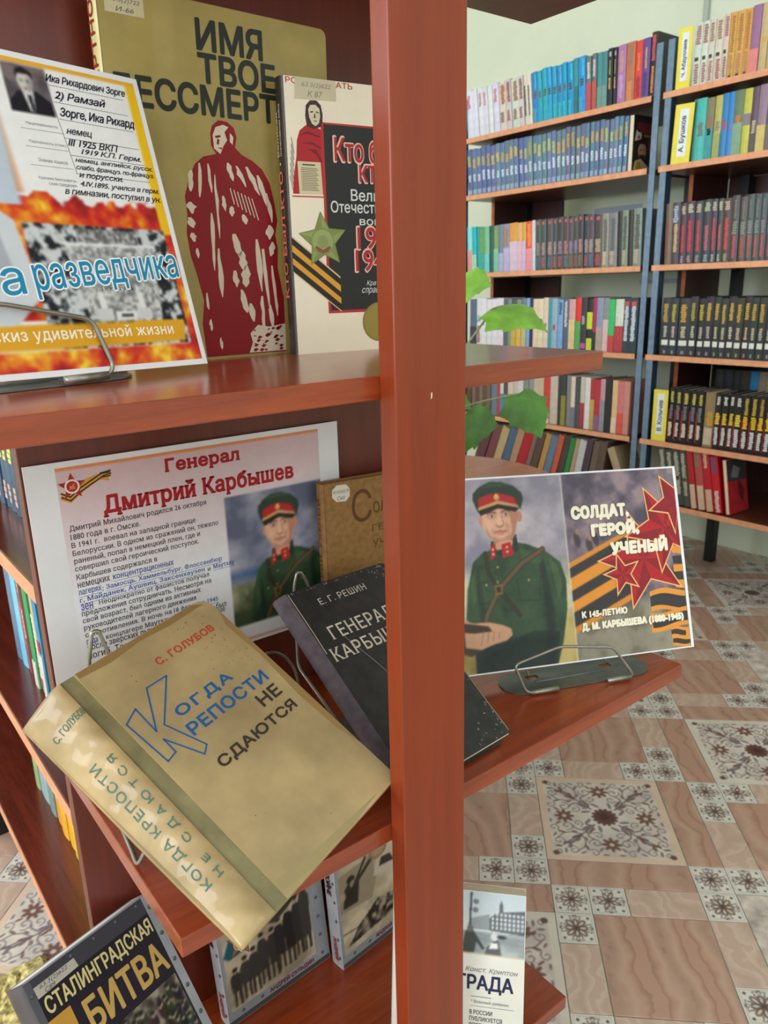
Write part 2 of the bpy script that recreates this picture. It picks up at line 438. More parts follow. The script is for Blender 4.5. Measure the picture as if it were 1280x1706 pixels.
POSE = {
    'kto': ([[0.99098, 0.0, -0.13399], [-0.13399, 0.0, -0.99098], [0.0, 1.0, 0.0]], [0.3724, 0.608, -0.0563], 0.1430, 0.2269),
    'imya': ([[0.99964, 0.00064, 0.02684], [0.02685, -0.02382, -0.99936], [0.0, 0.99972, -0.02382]], [0.2292, 0.6305, -0.0563], 0.2028, 0.2737),
    'brown': ([[0.99452, 0.0, -0.10453], [-0.10453, 0.0, -0.99452], [0.0, 1.0, 0.0]], [0.412, 0.6375, -0.41], 0.1230, 0.2193),
    'sul1': ([[0.99756, -0.00696, 0.06941], [0.06976, 0.09959, -0.99258], [0.0, 0.995, 0.09983]], [0.2435, 0.611, -0.7553], 0.1350, 0.1900),
    'sul2': ([[0.99452, -0.00731, 0.10427], [0.10453, 0.06956, -0.99209], [0.0, 0.99755, 0.06994]], [0.3798, 0.5945, -0.7553], 0.1350, 0.1950),
    'grada': ([[0.67301, 0.18299, -0.71664], [-0.73963, 0.16651, -0.65209], [0.0, 0.96891, 0.2474]], [0.3376, 0.4552, -0.7523], 0.1270, 0.2030),
    'black': ([[0.99786, -0.05321, 0.03788], [0.06531, 0.81294, -0.57867], [0.0, 0.57991, 0.81468]], [0.3417, 0.4132, -0.3937], 0.1218, 0.2109),
    'posterL': ([[0.97807, -0.04331, 0.20374], [0.20764, 0.2803, -0.93719], [-0.01652, 0.95894, 0.28314]], [-0.037, 0.4816, -0.0462], 0.2970, 0.2100),
    'posterR': ([[0.92653, 0.15758, -0.34163], [-0.37464, 0.30318, -0.8762], [-0.03449, 0.93981, 0.33994]], [0.4935, 0.5333, -0.3958], 0.2970, 0.2100),
    'beige': ([[0.9475, -0.31387, 0.06107], [0.29672, 0.79187, -0.53375], [0.11917, 0.52385, 0.84343]], [0.1862, 0.3702, -0.3885], 0.1442, 0.2234),
    'stal': ([[0.93062, -0.15082, 0.40629], [0.4092, 0.62278, -0.7061], [-0.14274, 0.80205, 0.62468]], [0.0902, 0.4591, -0.7096], 0.1350, 0.2050),
    'posterM': ([[1.0, 0.0, 0.0], [0.0, 0.0, -1.0], [0.0, 1.0, 0.0]], [0.1372, 0.6565, -0.3455], 0.3075, 0.2140),
}

# ------------------------------------------------------------------ the room
def shell(name, x0, y0, z0, x1, y1, z1, m): return tag(MB().box(x0, y0, z0, x1, y1, z1).build(name, m), kind='structure')
R_ = ROOM
shell('wall_right', R_['x1'], R_['y0'], 0, R_['x1'] + 0.12, R_['y1'], R_['top'], WALLM)
shell('wall_back', R_['x0'], R_['y1'], 0, R_['x1'], R_['y1'] + 0.12, R_['top'], WALLM)
shell('ceiling', R_['x0'], R_['y0'], R_['top'], R_['x1'], R_['y1'], R_['top'] + 0.1, CEILM)
def pierced_wall(name, a0, a1, wins, put):
    """a wall with openings from 0.85 m to 2.35 m for the windows"""
    mb = MB(); put(mb, a0, 0, a1, 0.85); put(mb, a0, 2.35, a1, R_['top']); c = a0
    for m_, w in wins:
        put(mb, c, 0.85, m_ - w / 2, 2.35); c = m_ + w / 2
    put(mb, c, 0.85, a1, 2.35)
    return tag(mb.build(name, WALLM), kind='structure')
pierced_wall('wall_left', R_['y0'], R_['y1'], WIN_X, lambda mb, a, z0, b, z1: mb.box(R_['x0'] - 0.15, a, z0, R_['x0'], b, z1))
pierced_wall('wall_front', R_['x0'], R_['x1'], WIN_Y, lambda mb, a, z0, b, z1: mb.box(a, R_['y0'] - 0.15, z0, b, R_['y0'], z1))
tag(MB().tube([(2.812, 1.725, 1.2), (2.812, 1.725, 2.7)], 0.011, 8).build('trim_1', flat('grey_conduit', (176, 190, 180), 0.6), smooth=True), kind='structure')

# ------------------------------------------------------------------ display rack at the end of the low bookcase
YF, YB = 0.411, 0.661                 # front edge of the shelves, face of the back panel
XP0, XP1 = 0.1358, 0.5555             # back panel
TOP, MID, LOW = -0.0563 + H, -0.41 + H, -0.7553 + H
rack = tag(empty('display_rack', loc=(0.3455, 0.53, 0)), 'cherry-red wooden display rack with staggered shelves and a wide front slat', 'display rack')
def rel(root, mb):
    o = root.location; mb.v = [(x - o.x, y - o.y, z - o.z) for x, y, z in mb.v]; return mb
def board(root, name, x0, y0, z0, x1, y1, z1, m, b=0.0009): return rel(root, MB().bbox(x0, y0, z0, x1, y1, z1, b)).build(name, m, root)
board(rack, 'shelf', -0.0355, YF, TOP - 0.0161, 0.5552, YB, TOP, W_SHELF)
board(rack, 'shelf', 0.1358, YF, MID - 0.0161, 0.7271, YB, MID, W_SHELF)
board(rack, 'shelf', -0.0355, YF, LOW - 0.0161, 0.5505, YB, LOW, W_SHELF)
board(rack, 'shelf', 0.1358, YF, 0.278 + H, 0.735, YB + 0.004, 0.294 + H, W_BACK)
board(rack, 'back_panel', XP0, YB, 0.02, XP1, YB + 0.0165, 0.278 + H, W_BACK)
board(rack, 'front_slat', 0.3138, YF - 0.0176, 0.0, 0.3773, YF, 0.40 + H, W_POST, 0.0012)
chip = rel(rack, MB().prism([(0, 0), (0.0012, 0.001), (0.0014, 0.0042), (0.0004, 0.0048)], 0, 0.0001))
chip_o = chip.build('chip', flat('chipped_white', (232, 214, 196), 0.7), rack)
chip_o.rotation_euler = (math.radians(90), 0, 0)
chip_o.location = (0.3441, YF - 0.0177 , -0.0735 + H)
for v in chip_o.data.vertices: v.co = (v.co.x + rack.location.x, v.co.y + rack.location.y, v.co.z)
chip_o.location = (0.3441 - rack.location.x, YF - 0.0177 - rack.location.y, -0.0735 + H)

# the low bookcase behind the rack: shelves run away from the camera, spines face left
case = tag(empty('bookcase', loc=(0.345, 1.4, 0)), 'low double-sided cherry bookcase behind the display rack', 'bookcase')
CY0, CY1 = YB + 0.017, 2.15
for z in (-0.24, -0.468, -0.745):
    sh = board(case, 'shelf', XP0 + 0.001, CY0, z - 0.0165 + H, XP1, CY1, z + H, W_CASE)
    board(case, 'edge_band', XP0 - 0.0002, CY0, z - 0.0165 + H, XP0 + 0.001, CY1, z + H, W_CEDGE, 0.0002).parent = sh
board(case, 'shelf', XP0, CY0, -0.028 + H, XP1, CY1, -0.012 + H, W_CASE)
board(case, 'divider', 0.34, CY0, -0.745 + H, 0.352, CY1, -0.03 + H, W_BACK)
board(case, 'end_panel', XP0, CY1, 0.0, XP1, CY1 + 0.016, -0.012 + H, W_BACK)
board(case, 'leg', 0.15, 1.49, 0.0, 0.185, 1.525, -0.7617 + H, BLACK)
board(case, 'leg', 0.50, 1.49, 0.0, 0.535, 1.525, -0.7617 + H, BLACK)

# ------------------------------------------------------------------ books and sheets on the rack
def mat_c(name, c, rough=0.5, var=0.05, scale=50, bmp=0.0, coat=0.0):
    m = flat(name, c, rough, 0, var, scale, bmp)
    if coat: m.node_tree.nodes['Principled BSDF'].inputs['Coat Weight'].default_value = coat
    return m
SPINE_M = lambda T, bulge: Matrix(((0, 0, -1, -bulge - 0.0004), (0, 1, 0, 0), (1, 0, 0, -T), (0, 0, 0, 1)))
def hard_book(name, key, T, cover, spine, bulge=0.002, board_t=0.0026, radii=(0.001,) * 4, over=0.0035, hinge=0.0, hinge_mat=None, pages=None, flat_p=4, skip_back=False):
    Rm, t, W, Hh = POSE[key]
    root = empty(name, pose(Rm, t))
    rb = (radii[0], radii[1], radii[2], radii[3])
    if hinge:
        MB().prism(rrect(W - hinge, Hh, (0, rb[1], rb[2], 0), x0=hinge), -board_t, 0).build('front_cover', cover, root)
        MB().prism(rrect(hinge, Hh, (0,) * 4), -board_t, -0.0013).build('hinge_strip', hinge_mat or cover, root)
    else:
        MB().prism(rrect(W, Hh, rb), -board_t, 0).build('front_cover', cover, root)
    if not skip_back: MB().prism(rrect(W, Hh, rb), -T, -T + board_t).build('back_cover', cover, root)
    MB().bbox(0.001, over, -T + board_t, W - over, Hh - over, -board_t, 0.0006).build('page_block', pages or PAGES, root)
    if skip_back: return root, W, Hh
    mb = MB(); n = 14; prof = []
    for k in range(n + 1):
        s = k / n; prof.append((-bulge * (1 - abs(2 * s - 1) ** flat_p), -T * s))
    inner = [(x + 0.0012, z) for x, z in prof[1:-1]]
    outl = [(0.0006, 0.0)] + prof + [(0.0006, -T)] + inner[::-1]
    m2 = MB().prism(outl, 0, Hh); mb.add([(x, z, y) for x, y, z in m2.v], [f[::-1] for f in m2.f])
    mb.build('spine', spine, root)
    return root, W, Hh
def on_spine(ink, name, root, T, bulge, mat=None):
    o = ink.build(name, root, mat); o.matrix_local = SPINE_M(T, bulge); return o
def sheet(name, key, m=None, t=0.0008):
    Rm, tt, W, Hh = POSE[key]; root = empty(name, pose(Rm, tt))
    MB().box(0, 0, -t, W, Hh, 0).build('paper', m or PAPER, root); return root, W * 1000, Hh * 1000

def officer(p, fx, fy, sx, sy, full=True):
    """portrait of an officer in a green tunic and a red-banded cap"""
    T = lambda pts: [(fx + x * sx, fy + y * sy) for x, y in pts]
    E = lambda cx, cy, rx, ry, c, a=1.0, rot=0, soft=0.0: p.ell(fx + cx * sx, fy + cy * sy, rx * sx, ry * sy, c, a, rot, soft)
    torso = [(60, 132), (84, 138), (100, 134), (121, 125), (138, 111), (143, 92), (141, 60), (133, 26), (121, -6), (28, -6), (30, 30), (22, 60), (26, 90), (35, 119), (46, 128)]
    p.poly(T(torso), (48, 74, 50), 1, 1)
    f = p.fractal(16, 5); p.mix(p.inside(T(torso)) * np.clip((f - 0.5) * 2.4, 0, 1), (70, 96, 60), 0.7)
    p.mix(p.inside(T(torso)) * np.clip((0.46 - f) * 3, 0, 1), (26, 44, 34), 0.8)
    p.poly(T([(118, 118), (126, 60), (118, -6), (110, -6), (116, 60), (112, 110)]), (24, 40, 32), 0.7, 3)
    p.poly(T([(40, 110), (46, 60), (42, 10), (34, 10), (38, 60), (34, 108)]), (28, 46, 34), 0.6, 3)
    for q in ([(38, 96), (58, 98), (57, 76), (40, 74)], [(84, 98), (112, 98), (110, 72), (86, 74)]):
        p.line(T(q + q[:1]), 0.9 * sx, (30, 48, 36), 0.9)
    for bx, by in ((63, 112), (61, 96), (60, 80), (48, 94), (98, 95)): E(bx, by, 1.2, 1.2, (190, 160, 90))
    p.poly(T([(28, 34), (60, 30), (100, 40), (130, 36), (121, -6), (28, -6)]), (24, 36, 36), 0.75, 4); p.poly(T([(124, 118), (134, 108), (138, 84), (132, 70), (128, 96)]), (84, 106, 66), 0.6, 4); p.poly(T([(90, 130), (116, 122), (108, 112), (92, 118)]), (74, 98, 64), 0.6, 4); p.poly(T([(30, 100), (38, 114), (36, 80), (30, 70)]), (78, 100, 66), 0.5, 3)
    for q, w, c in (([(50, 128), (52, 106), (62, 88), (74, 72), (84, 58)], 3, (58, 52, 36)), ([(118, 127), (92, 114), (62, 88), (46, 62), (40, 46)], 5, (98, 80, 54))):
        p.line(T(q), (w + 1.4) * sx, (34, 32, 24)); p.line(T(q), w * sx, c)
    p.poly(T([(57, 93), (67, 93), (66, 82), (57, 82)]), (120, 96, 52)); p.poly(T([(59.5, 90.5), (64.5, 90.5), (64, 84.5), (59.5, 84.5)]), (60, 46, 28))
    p.poly(T([(58, 140), (88, 146), (90, 128), (74, 122), (56, 128)]), (30, 52, 42))
    p.poly(T([(60, 138), (84, 140), (82, 132), (64, 130)]), (206, 150, 122))
    for q in ([(57, 134), (63, 138), (62, 124), (55, 119)], [(70, 136), (80, 139), (84, 125), (70, 121)]):
        p.poly(T(q), (178, 36, 36)); cx = sum(a for a, _ in q) / 4; cy = sum(b for _, b in q) / 4
        E(cx, cy + 2.5, 1.3, 1.3, (232, 200, 150)); E(cx, cy - 2.5, 1.3, 1.3, (232, 200, 150))
    face = [(50, 172), (50, 158), (53, 150), (60, 140), (70, 136.5), (80, 138), (86, 144), (91, 158), (93, 168), (93, 178), (70, 182), (52, 178)]
    E(49, 163, 3, 5.5, (196, 140, 116)); E(94, 165, 3.2, 6, (190, 132, 108))
    p.poly(T(face), (214, 166, 140), 1, 1)
    p.poly(T([(80, 180), (93, 180), (93, 166), (86, 144), (80, 138), (84, 152), (83, 166)]), (168, 112, 90), 0.75, 3)
    p.poly(T([(50, 176), (93, 178), (92, 173), (70, 174), (51, 171)]), (140, 96, 78), 0.7, 2)
    p.poly(T([(55, 146), (66, 139), (80, 140), (84, 147), (76, 144), (64, 144)]), (150, 104, 88), 0.55, 3)
    for ex, ey in ((61.5, 167.5), (78, 168.5)):
        E(ex, ey, 4.6, 2.6, (150, 104, 86), 0.7, 0, 0.8); E(ex, ey - 0.4, 3.2, 1.25, (222, 200, 186)); E(ex + 0.3, ey - 0.3, 1.3, 1.25, (48, 34, 28))
        p.line(T([(ex - 5, ey + 2.8), (ex, ey + 4.4), (ex + 5.2, ey + 3.2)]), 1.3 * sx, (70, 46, 36), 0.9)
    p.poly(T([(68.5, 168), (71.5, 168), (74, 156.5), (66.5, 156)]), (226, 180, 154), 0.9, 1)
    p.line(T([(66, 157), (69.5, 154.6), (74, 156.6)]), 1.3 * sx, (132, 84, 68), 0.9); p.line(T([(73, 166), (74.6, 158)]), 1.2 * sx, (160, 106, 86), 0.7)
    p.line(T([(63, 149.6), (70, 150.6), (77, 149.8)]), 1.4 * sx, (142, 70, 62)); E(70, 147.6, 4.6, 1.3, (196, 120, 106), 0.8, 0, 0.6)
    E(57, 157, 4, 5, (232, 186, 160), 0.6, 0, 1.0); E(72, 176, 12, 3, (226, 182, 156), 0.5, 0, 1.0); p.poly(T([(53, 160), (58, 146), (66, 140), (72, 138), (62, 138), (54, 148)]), (176, 124, 104), 0.6, 3); p.poly(T([(77, 160), (82, 156), (80, 146), (76, 150)]), (186, 132, 110), 0.6, 3); p.poly(T([(60, 154), (66, 152), (64, 146), (60, 148)]), (190, 138, 116), 0.5, 2); E(70, 143.4, 5, 2.4, (224, 176, 150), 0.6, 0, 0.8)
    p.poly(T([(41, 186), (42, 193), (50, 200), (62, 204.5), (76, 204), (90, 199), (99, 191), (100.5, 184), (96, 172), (92, 180), (70, 186), (48, 179), (46, 172)]), (40, 58, 46), 1, 1)
    p.poly(T([(46, 198), (62, 203), (78, 203), (88, 199), (70, 199)]), (62, 84, 66), 0.7, 2)
    p.poly(T([(47, 187), (60, 191.5), (72, 192), (89, 187), (94, 177), (90, 179), (70, 184), (50, 178), (47, 178)]), (176, 34, 38))
    p.poly(T([(47, 177.5), (68, 183.5), (94, 176.5), (95, 174), (70, 179.5), (46, 173.5)]), (198, 158, 88))
    p.poly(T([(46, 174), (70, 180), (95, 174.5), (90, 170.5), (70, 175.5), (49, 168.5)]), (36, 30, 28))
    E(69, 187.5, 3.4, 3, (206, 170, 92)); E(69, 190, 1.6, 1.6, (226, 190, 110))
    if full:
        hand = [(18, 60), (28, 55), (48, 54), (62, 50), (72, 45), (73, 38), (66, 33), (50, 30), (36, 26), (18, 30)]
        p.poly(T([(14, 58), (46, 52), (52, 44), (38, 26), (24, 20), (14, 24)]), (74, 58, 42), 1, 1)
        p.poly(T(hand), (204, 158, 126), 1, 1); p.poly(T([(18, 56), (46, 50), (50, 44), (30, 44), (18, 46)]), (62, 48, 36), 1, 1)
        for k in range(4): p.line(T([(40 + k * 6, 46 - k), (36 + k * 7, 31 + k * 1.5)]), 0.9 * sx, (150, 104, 80), 0.8)

# --- sheet on the top shelf
rt, W, Hh = sheet('printed_sheet', 'posterL')
tag(rt, 'sheet with a handwritten form and blue title, on a wire stand on the top shelf', 'poster', 'printed display sheets')
p = Pic(4, 4, 293, 206, 1.0, (240, 240, 238))
# flames round the sheet
fl = p.fractal(14, 3, 3); tall = p.fractal(9, 8, 3)
ff = np.clip(fl * 0.7 + tall * 0.6 - 0.1, 0, 1)
fire = np.stack([np.interp(ff, [0.25, 0.45, 0.6, 0.8], a) for a in ([150, 206, 226, 250], [30, 44, 110, 214], [30, 36, 30, 60])], -1)
def paint(mask, img): p.A = p.A * (1 - mask[..., None]) + img * mask[..., None]
paint(p.where(4, 4, 293, 16.5), fire); paint(p.where(4, 98, 293, 120 ) * np.clip((112 + 10 * p.fractal(11, 77, 3) - p.Y) / 3, 0, 1), fire)
paint(p.where(286, 4, 293, 110), fire); paint(p.where(120, 36, 182, 206), fire)
p.mix(p.where(170, 100, 292, 206), (238, 240, 242))
paint(p.where(168, 98, 293, 120) * np.clip((108 + 18 * p.fractal(11, 77, 3) - p.Y) / 2, 0, 1), fire)
edge = np.clip((p.X - (180 + (206 - p.Y) * 0.06)) / 6, 0, 1); p.mix((1 - edge) * p.where(165, 118, 205, 206), (214, 120, 50)); p.mix((1 - np.clip((p.X - 184) / 4, 0, 1)) * p.where(150, 110, 205, 206), (190, 205, 222))
p.mix(p.where(285.5, 96, 293, 206), (244, 196, 30)); p.mix(p.where(196, 203, 293, 206), (236, 178, 60))
p.poly([(120, 36), (160, 30), (184, 52), (178, 100), (150, 120), (120, 110)], (206, 214, 222), 1, 2)
p.poly([(150, 60), (172, 54), (166, 92), (158, 98)], (160, 168, 180), 0.8, 3)
# man in a dark suit, photograph on the form
p.mix(p.where(196, 171, 225.5, 202.5), (104, 96, 100)); p.speckle(p.where(196, 171, 225.5, 202.5), 8, (84, 78, 84), (122, 112, 114), 4)
p.poly([(196, 171), (225.5, 171), (225, 180), (216, 186), (204, 185), (197, 178)], (28, 28, 36)); p.poly([(206, 186), (214, 186), (212, 172), (209, 172)], (216, 218, 220)); p.poly([(209.5, 183), (212, 183), (212, 173), (210, 172)], (40, 40, 50))
p.ell(209.5, 191.5, 5, 7, (206, 202, 200), 1, 0, 0.3); p.poly([(203.8, 193), (205, 199.5), (210, 201), (215.4, 198), (215.2, 193), (213.5, 196.5), (206, 196.5)], (34, 30, 36)); p.ell(212.6, 190, 2, 5, (150, 144, 146), 0.7, 0, 0.8)
for e in (207.4, 211.6): p.ell(e, 192, 1.1, 0.5, (70, 66, 70))
p.line([(208, 187), (211, 187)], 0.6, (120, 100, 100))
# black and white photograph of a stone slab among shrubs
g = p.where(182, 17, 287, 99); p.speckle(g, 4.5, (24, 28, 34), (206, 212, 216), 6, 0.42, 0.6)
p.speckle(p.inside([(207, 86), (274, 86), (268, 34), (213, 34)]), 2.2, (110, 114, 116), (220, 222, 222), 9, 0.3, 0.7)
p.line([(206, 86.5), (275, 86.5)], 1.6, (232, 234, 236)); p.speckle(p.where(218, 88, 264, 97), 2, (90, 92, 96), (190, 192, 194), 2)
for x in (224, 254):
    p.poly([(x - 5, 35), (x + 6, 35), (x + 6, 43), (x - 5, 43)], (208, 210, 212)); p.poly([(x - 2, 43), (x + 3, 43), (x + 2, 54), (x - 2, 54)], (226, 228, 230))
p.poly([(232, 35), (248, 35), (248, 41), (232, 41)], (222, 224, 224)); p.poly([(236, 37), (245, 37), (245, 39), (236, 39)], (60, 60, 64))
p.poly([(120, 17), (283, 18.5), (285.5, 34), (120, 33)], (226, 166, 34))
p.build('picture', rt)
k = Ink()
for i in range(0, 7):
    y = (192.5, 181.5, 170.3, 157.8, 146.5, 134.4)[i] if i < 6 else None
    if y: k.line([(226 + i * 0.7, y), (281 + i, y - 0.4)], 0.35, (70, 74, 84))
k.line([(224.2, 193), (230, 134.5)], 0.4, (70, 74, 84))
for y in (160.5, 149, 137): k.line([(199, y), (228, y)], 0.3, (110, 112, 120))
HW = (28, 30, 48)
for s_, x0, y0, x1, y1 in (('Ика Рихардович Зорге', 224.8, 193.5, 284, 199.8), ('2) Рамзай', 228, 182.5, 266, 189.5), ('Зорге, Ика Рихард', 229, 171, 285.5, 178.5), ('немец', 230, 160, 249, 164.5), ('III 1925 ВКП', 229, 153, 267, 158), ('1919 К.П. Герм.', 237, 147.4, 283, 152), ('немец. английск. русск.', 231, 141.6, 291, 145.6), ('слабо, француз. по-француз.', 230.5, 136.6, 290.5, 140.6), ('и порусски.', 231, 131, 264, 135), ('4.IV.1895. учился в герм.', 230.5, 125.2, 291.5, 129.5), ('в гимназии, поступил в ун.', 217.5, 118.6, 291, 123)):
    k.text(s_, x0, y0, x1, y1, HW, 0.22, 0.022, 0.42, 0.94)
for s_, x0, y0, x1, y1 in (('Национальность', 203, 163, 224.5, 165.4), ('Партийность (стаж)', 202, 151, 227, 153.4), ('Знание языков', 205, 139.6, 225, 142), ('Краткие биографиче-', 202, 127.6, 228.5, 130), ('ские сведения', 208, 124.2, 227, 126.4)):
    k.text(s_, x0, y0, x1, y1, (112, 114, 122), 0.22, 0.0)
k.text('1895-1944', 226, 55, 250, 58, (60, 62, 66), 0.2)
k.build('form_lettering', rt)
k = Ink()
for s_, x0, y0, x1, y1 in (('ра', 141, 44.5, 174, 67), ('разведчика', 181, 49.5, 291, 71.5)):
    k.text(s_, x0, y0, x1, y1, (250, 252, 255), 0.2, 0.05, 0, 1, 0, False, 0.09); k.text(s_, x0, y0, x1, y1, (24, 140, 186), 0.32, 0.008, 0, 1, 0, False, 0.09)
k.build('title_lettering', rt)
k = Ink(); k.text('Эскиз удивительной жизни', 138, 21.5, 274, 31.5, (250, 246, 226), 0.22, 0.012, 0, 1.05); k.build('subtitle_lettering', rt)

# --- large olive book at the back of the top shelf
OLIVE = mat_c('olive_cover', (168, 150, 84), 0.45, 0.06, 22, 0.0, 0.1)
bk, W, Hh = hard_book('hardcover_book', 'imya', 0.0155, OLIVE, mat_c('pale_spine', (208, 198, 140), 0.5, 0.05), 0.0015, radii=(0.001, 0.006, 0.006, 0.001))
tag(bk, 'large olive hardcover with a dark red soldier, at the back of the top shelf', 'book')
k = Ink(); INKD = (44, 50, 44)
k.text('ИМЯ', 78, 241, 136.8, 262, INKD, 0.2, 0.04); k.text('ТВОЕ', 78, 217.6, 148, 238.4, INKD, 0.2, 0.04); k.text('БЕССМЕРТНО', 8, 194.2, 186, 215.4, INKD, 0.2, 0.04)
k.build('title_lettering', bk)
k = Ink(); RED = (142, 22, 32); CRM = (222, 212, 188)
# a soldier in a greatcoat and cape (a plain stand-in for the drawing on the cover)
k.poly([(88, 166), (84, 172), (84, 181), (86, 187), (92, 191.5), (100, 191), (106, 187), (108, 180), (106, 172), (112, 167), (122, 163), (131, 157), (138, 146), (142, 130), (144, 116), (141, 104), (143, 92), (142, 76), (147, 50), (147, 2), (66, 2), (64, 30), (67, 50), (62, 72), (58, 86), (56, 104), (58, 118), (57, 132), (62, 146), (68, 157), (76, 163)], RED, 0.14)
k.poly([(86.5, 170), (86, 180), (89, 186), (96, 188.5), (101, 187), (97, 183), (99, 177), (95, 172), (92, 166)], CRM, 0.2)
k.poly([(88, 179.5), (93, 180.5), (93, 178.8), (88.5, 177.8)], RED, 0.26); k.poly([(90, 177.5), (92, 177), (91, 173), (89, 173.4)], RED, 0.26); k.poly([(89.4, 170.8), (94, 171), (93.4, 169.6)], RED, 0.26); k.poly([(102, 183), (105, 180), (104, 174), (101.5, 176)], CRM, 0.2)
rg = random.Random(12)
def fold(x, y, L, w, lean, n=5, c=CRM, z=0.2):
    """one ragged highlight along a fold of the coat"""
    lft, rgt = [], []
    for i in range(n + 1):
        t = i / n; ww = w * math.sin(math.pi * (0.12 + 0.82 * t)) * rg.uniform(0.6, 1.25); cx = x + lean * L * t + rg.uniform(-0.5, 0.5)
        lft.append((cx - ww / 2, y - L * t)); rgt.append((cx + ww / 2, y - L * t))
    k.poly(lft + rgt[::-1], c, z)
for q in ((64, 152, 16, 6, -0.1), (72, 158, 26, 5, -0.05), (61, 128, 9, 8, 0.2), (60, 116, 8, 8, 0.25), (61, 104, 7, 6, 0.2), (64, 92, 8, 4, 0.1), (80, 158, 22, 4, 0.05), (85, 150, 50, 3, 0.03), (98, 160, 14, 5, 0.3), (106, 158, 16, 5, 0.5), (116, 158, 22, 6, 0.5), (126, 152, 26, 5, 0.35), (134, 138, 24, 4, 0.2), (80, 120, 46, 4, -0.02), (84, 92, 40, 5, 0.02), (92, 134, 12, 4, 0.1), (99, 126, 8, 6, 0.0), (110, 120, 8, 5, 0.3),
          (100, 104, 18, 9, 0.25), (106, 90, 16, 8, 0.1), (110, 78, 18, 9, -0.1), (98, 74, 14, 6, 0.1), (104, 58, 20, 8, 0.2), (112, 46, 16, 6, 0.15), (122, 100, 44, 5, 0.05), (128, 92, 50, 6, 0.06), (124, 52, 34, 4, 0.02), (136, 112, 12, 7, -0.1), (138, 98, 12, 6, -0.2), (136, 78, 44, 4, 0.08), (132, 44, 22, 5, 0.1), (70, 56, 14, 3, 0.05), (72, 34, 10, 3, 0.0), (80, 18, 10, 3, 0.1)): fold(*q)
for i in range(7): k.line([(99 + i * 3.4, 140 - i * 1.2), (102 + i * 3.8, 128 - i * 2.0)], 0.9, CRM, 0.22)
k.poly([(108, 3), (112, 12), (110, 20), (118, 27), (130, 25), (147, 27), (147, 3)], CRM, 0.24)
for i in range(34):
    x, y = rg.uniform(110, 145), rg.uniform(4, 26); r = rg.uniform(0.5, 2.6)
    k.poly([(x - r, y), (x, y - r * 0.6), (min(146, x + r * 1.4), y + r * 0.3), (x, y + r * 0.8)], RED, 0.3)
k.build('cover_drawing', bk)
k = Ink(); k.rect(6, 254.8, 36, 268.5, (206, 198, 160), 0.16); k.text('63.3(2)722', 10, 261.5, 33, 265, (96, 96, 110), 0.24, 0, 0.25); k.text('И-66', 14, 256.2, 28, 259.6, (96, 96, 110), 0.24, 0, 0.25); k.build('library_label', bk)
k = Ink(); k.text('БЕССМЕРТНО', 3.2, 150, 12.2, 262, (150, 42, 40), 0.2, 0.02, 0, 1, 1); on_spine(k, 'spine_lettering', bk, 0.0155, 0.0015)

# --- white and black book in front of it
bk, W, Hh = hard_book('hardcover_book', 'kto', 0.0155, mat_c('glossy_ivory', (232, 222, 196), 0.3, 0.02, 20, 0, 0.3), mat_c('black_spine', (48, 40, 36), 0.35, 0.1, 40, 0, 0.3), 0.002, radii=(0.0005, 0.001, 0.001, 0.0005))
tag(bk, 'ivory hardcover with a black title panel and green star, beside the olive book', 'book')
k = Ink(); RD = (188, 44, 44)
k.rect(33, 35, 150 - 10, 194, RD, 0.12); k.rect(35.6, 37.5, 139, 192.5, (36, 38, 36), 0.16)
k.build('title_panel', bk)
k = Ink()
k.poly([(4, 136), (5.5, 150), (9, 166), (10, 178), (13, 186), (19, 190.5), (25, 191), (33, 188), (33, 136)], (176, 30, 40), 0.14)     # plain figure in a red shawl
for q in ([(12, 182), (20, 186), (32, 183), (32, 181.6), (20, 184)], [(14, 176), (24, 178), (32.5, 174), (32.5, 172.6), (24, 176)], [(20, 172), (28, 168), (32.5, 160), (32.5, 164), (28, 172)]): k.poly(q, (120, 20, 32), 0.18)
k.poly([(20, 190), (19, 198), (20, 206), (24, 210), (30, 210.4), (34, 207), (35.4, 200), (35, 194), (33, 190), (26, 188)], (64, 42, 40), 0.16)
k.poly([(22, 203), (24, 206.4), (29, 207), (32.6, 204), (33, 198), (31.6, 193), (28.4, 190.4), (25, 192), (22.6, 197)], (214, 206, 178), 0.2)
for q in ([(23.6, 201.4), (26.6, 202), (26.6, 201), (23.8, 200.4)], [(29, 202), (32, 201.2), (32, 200.4), (29, 201)], [(27.4, 200), (28.2, 200), (28.6, 196.6), (27, 196.4)], [(26, 194.6), (30, 194.8), (28.6, 193.8)]): k.poly(q, (70, 54, 50), 0.26)
k.poly([(10, 136), (32.5, 136), (31.5, 162), (9.5, 162)], (216, 204, 166), 0.22)
for i in range(14): k.rect(12.5, 139 + i * 1.35, 29 - (i % 3), 139.5 + i * 1.35, (96, 88, 76), 0.28)
k.rect(14, 159, 26, 160, (60, 54, 48), 0.28); k.line([(3.4, 134), (33, 134)], 1.0, RD, 0.2)
for i in range(7): k.line([(2 + i * 0.5, 150 + i * 5), (4.5 + i * 0.4, 138 + i * 5)], 0.5, (60, 54, 50), 0.18)
k.text('РОДИНА-МАТЬ', 2.4, 220.8, 65.2, 226.2, (176, 52, 48), 0.2, 0.01)
k.build('cover_drawing', bk)
k = Ink(); k.poly([(10, 210.4), (48.6, 211.2), (49, 226.6), (11, 226.6)], (204, 196, 166), 0.3); k.text('63.3(2)622', 17, 219, 44, 223.5, (140, 136, 124), 0.36, 0, 0.25); k.text('К 87', 22, 212.6, 36, 217.4, (128, 124, 114), 0.36, 0, 0.25); k.build('library_label', bk)
k = Ink()
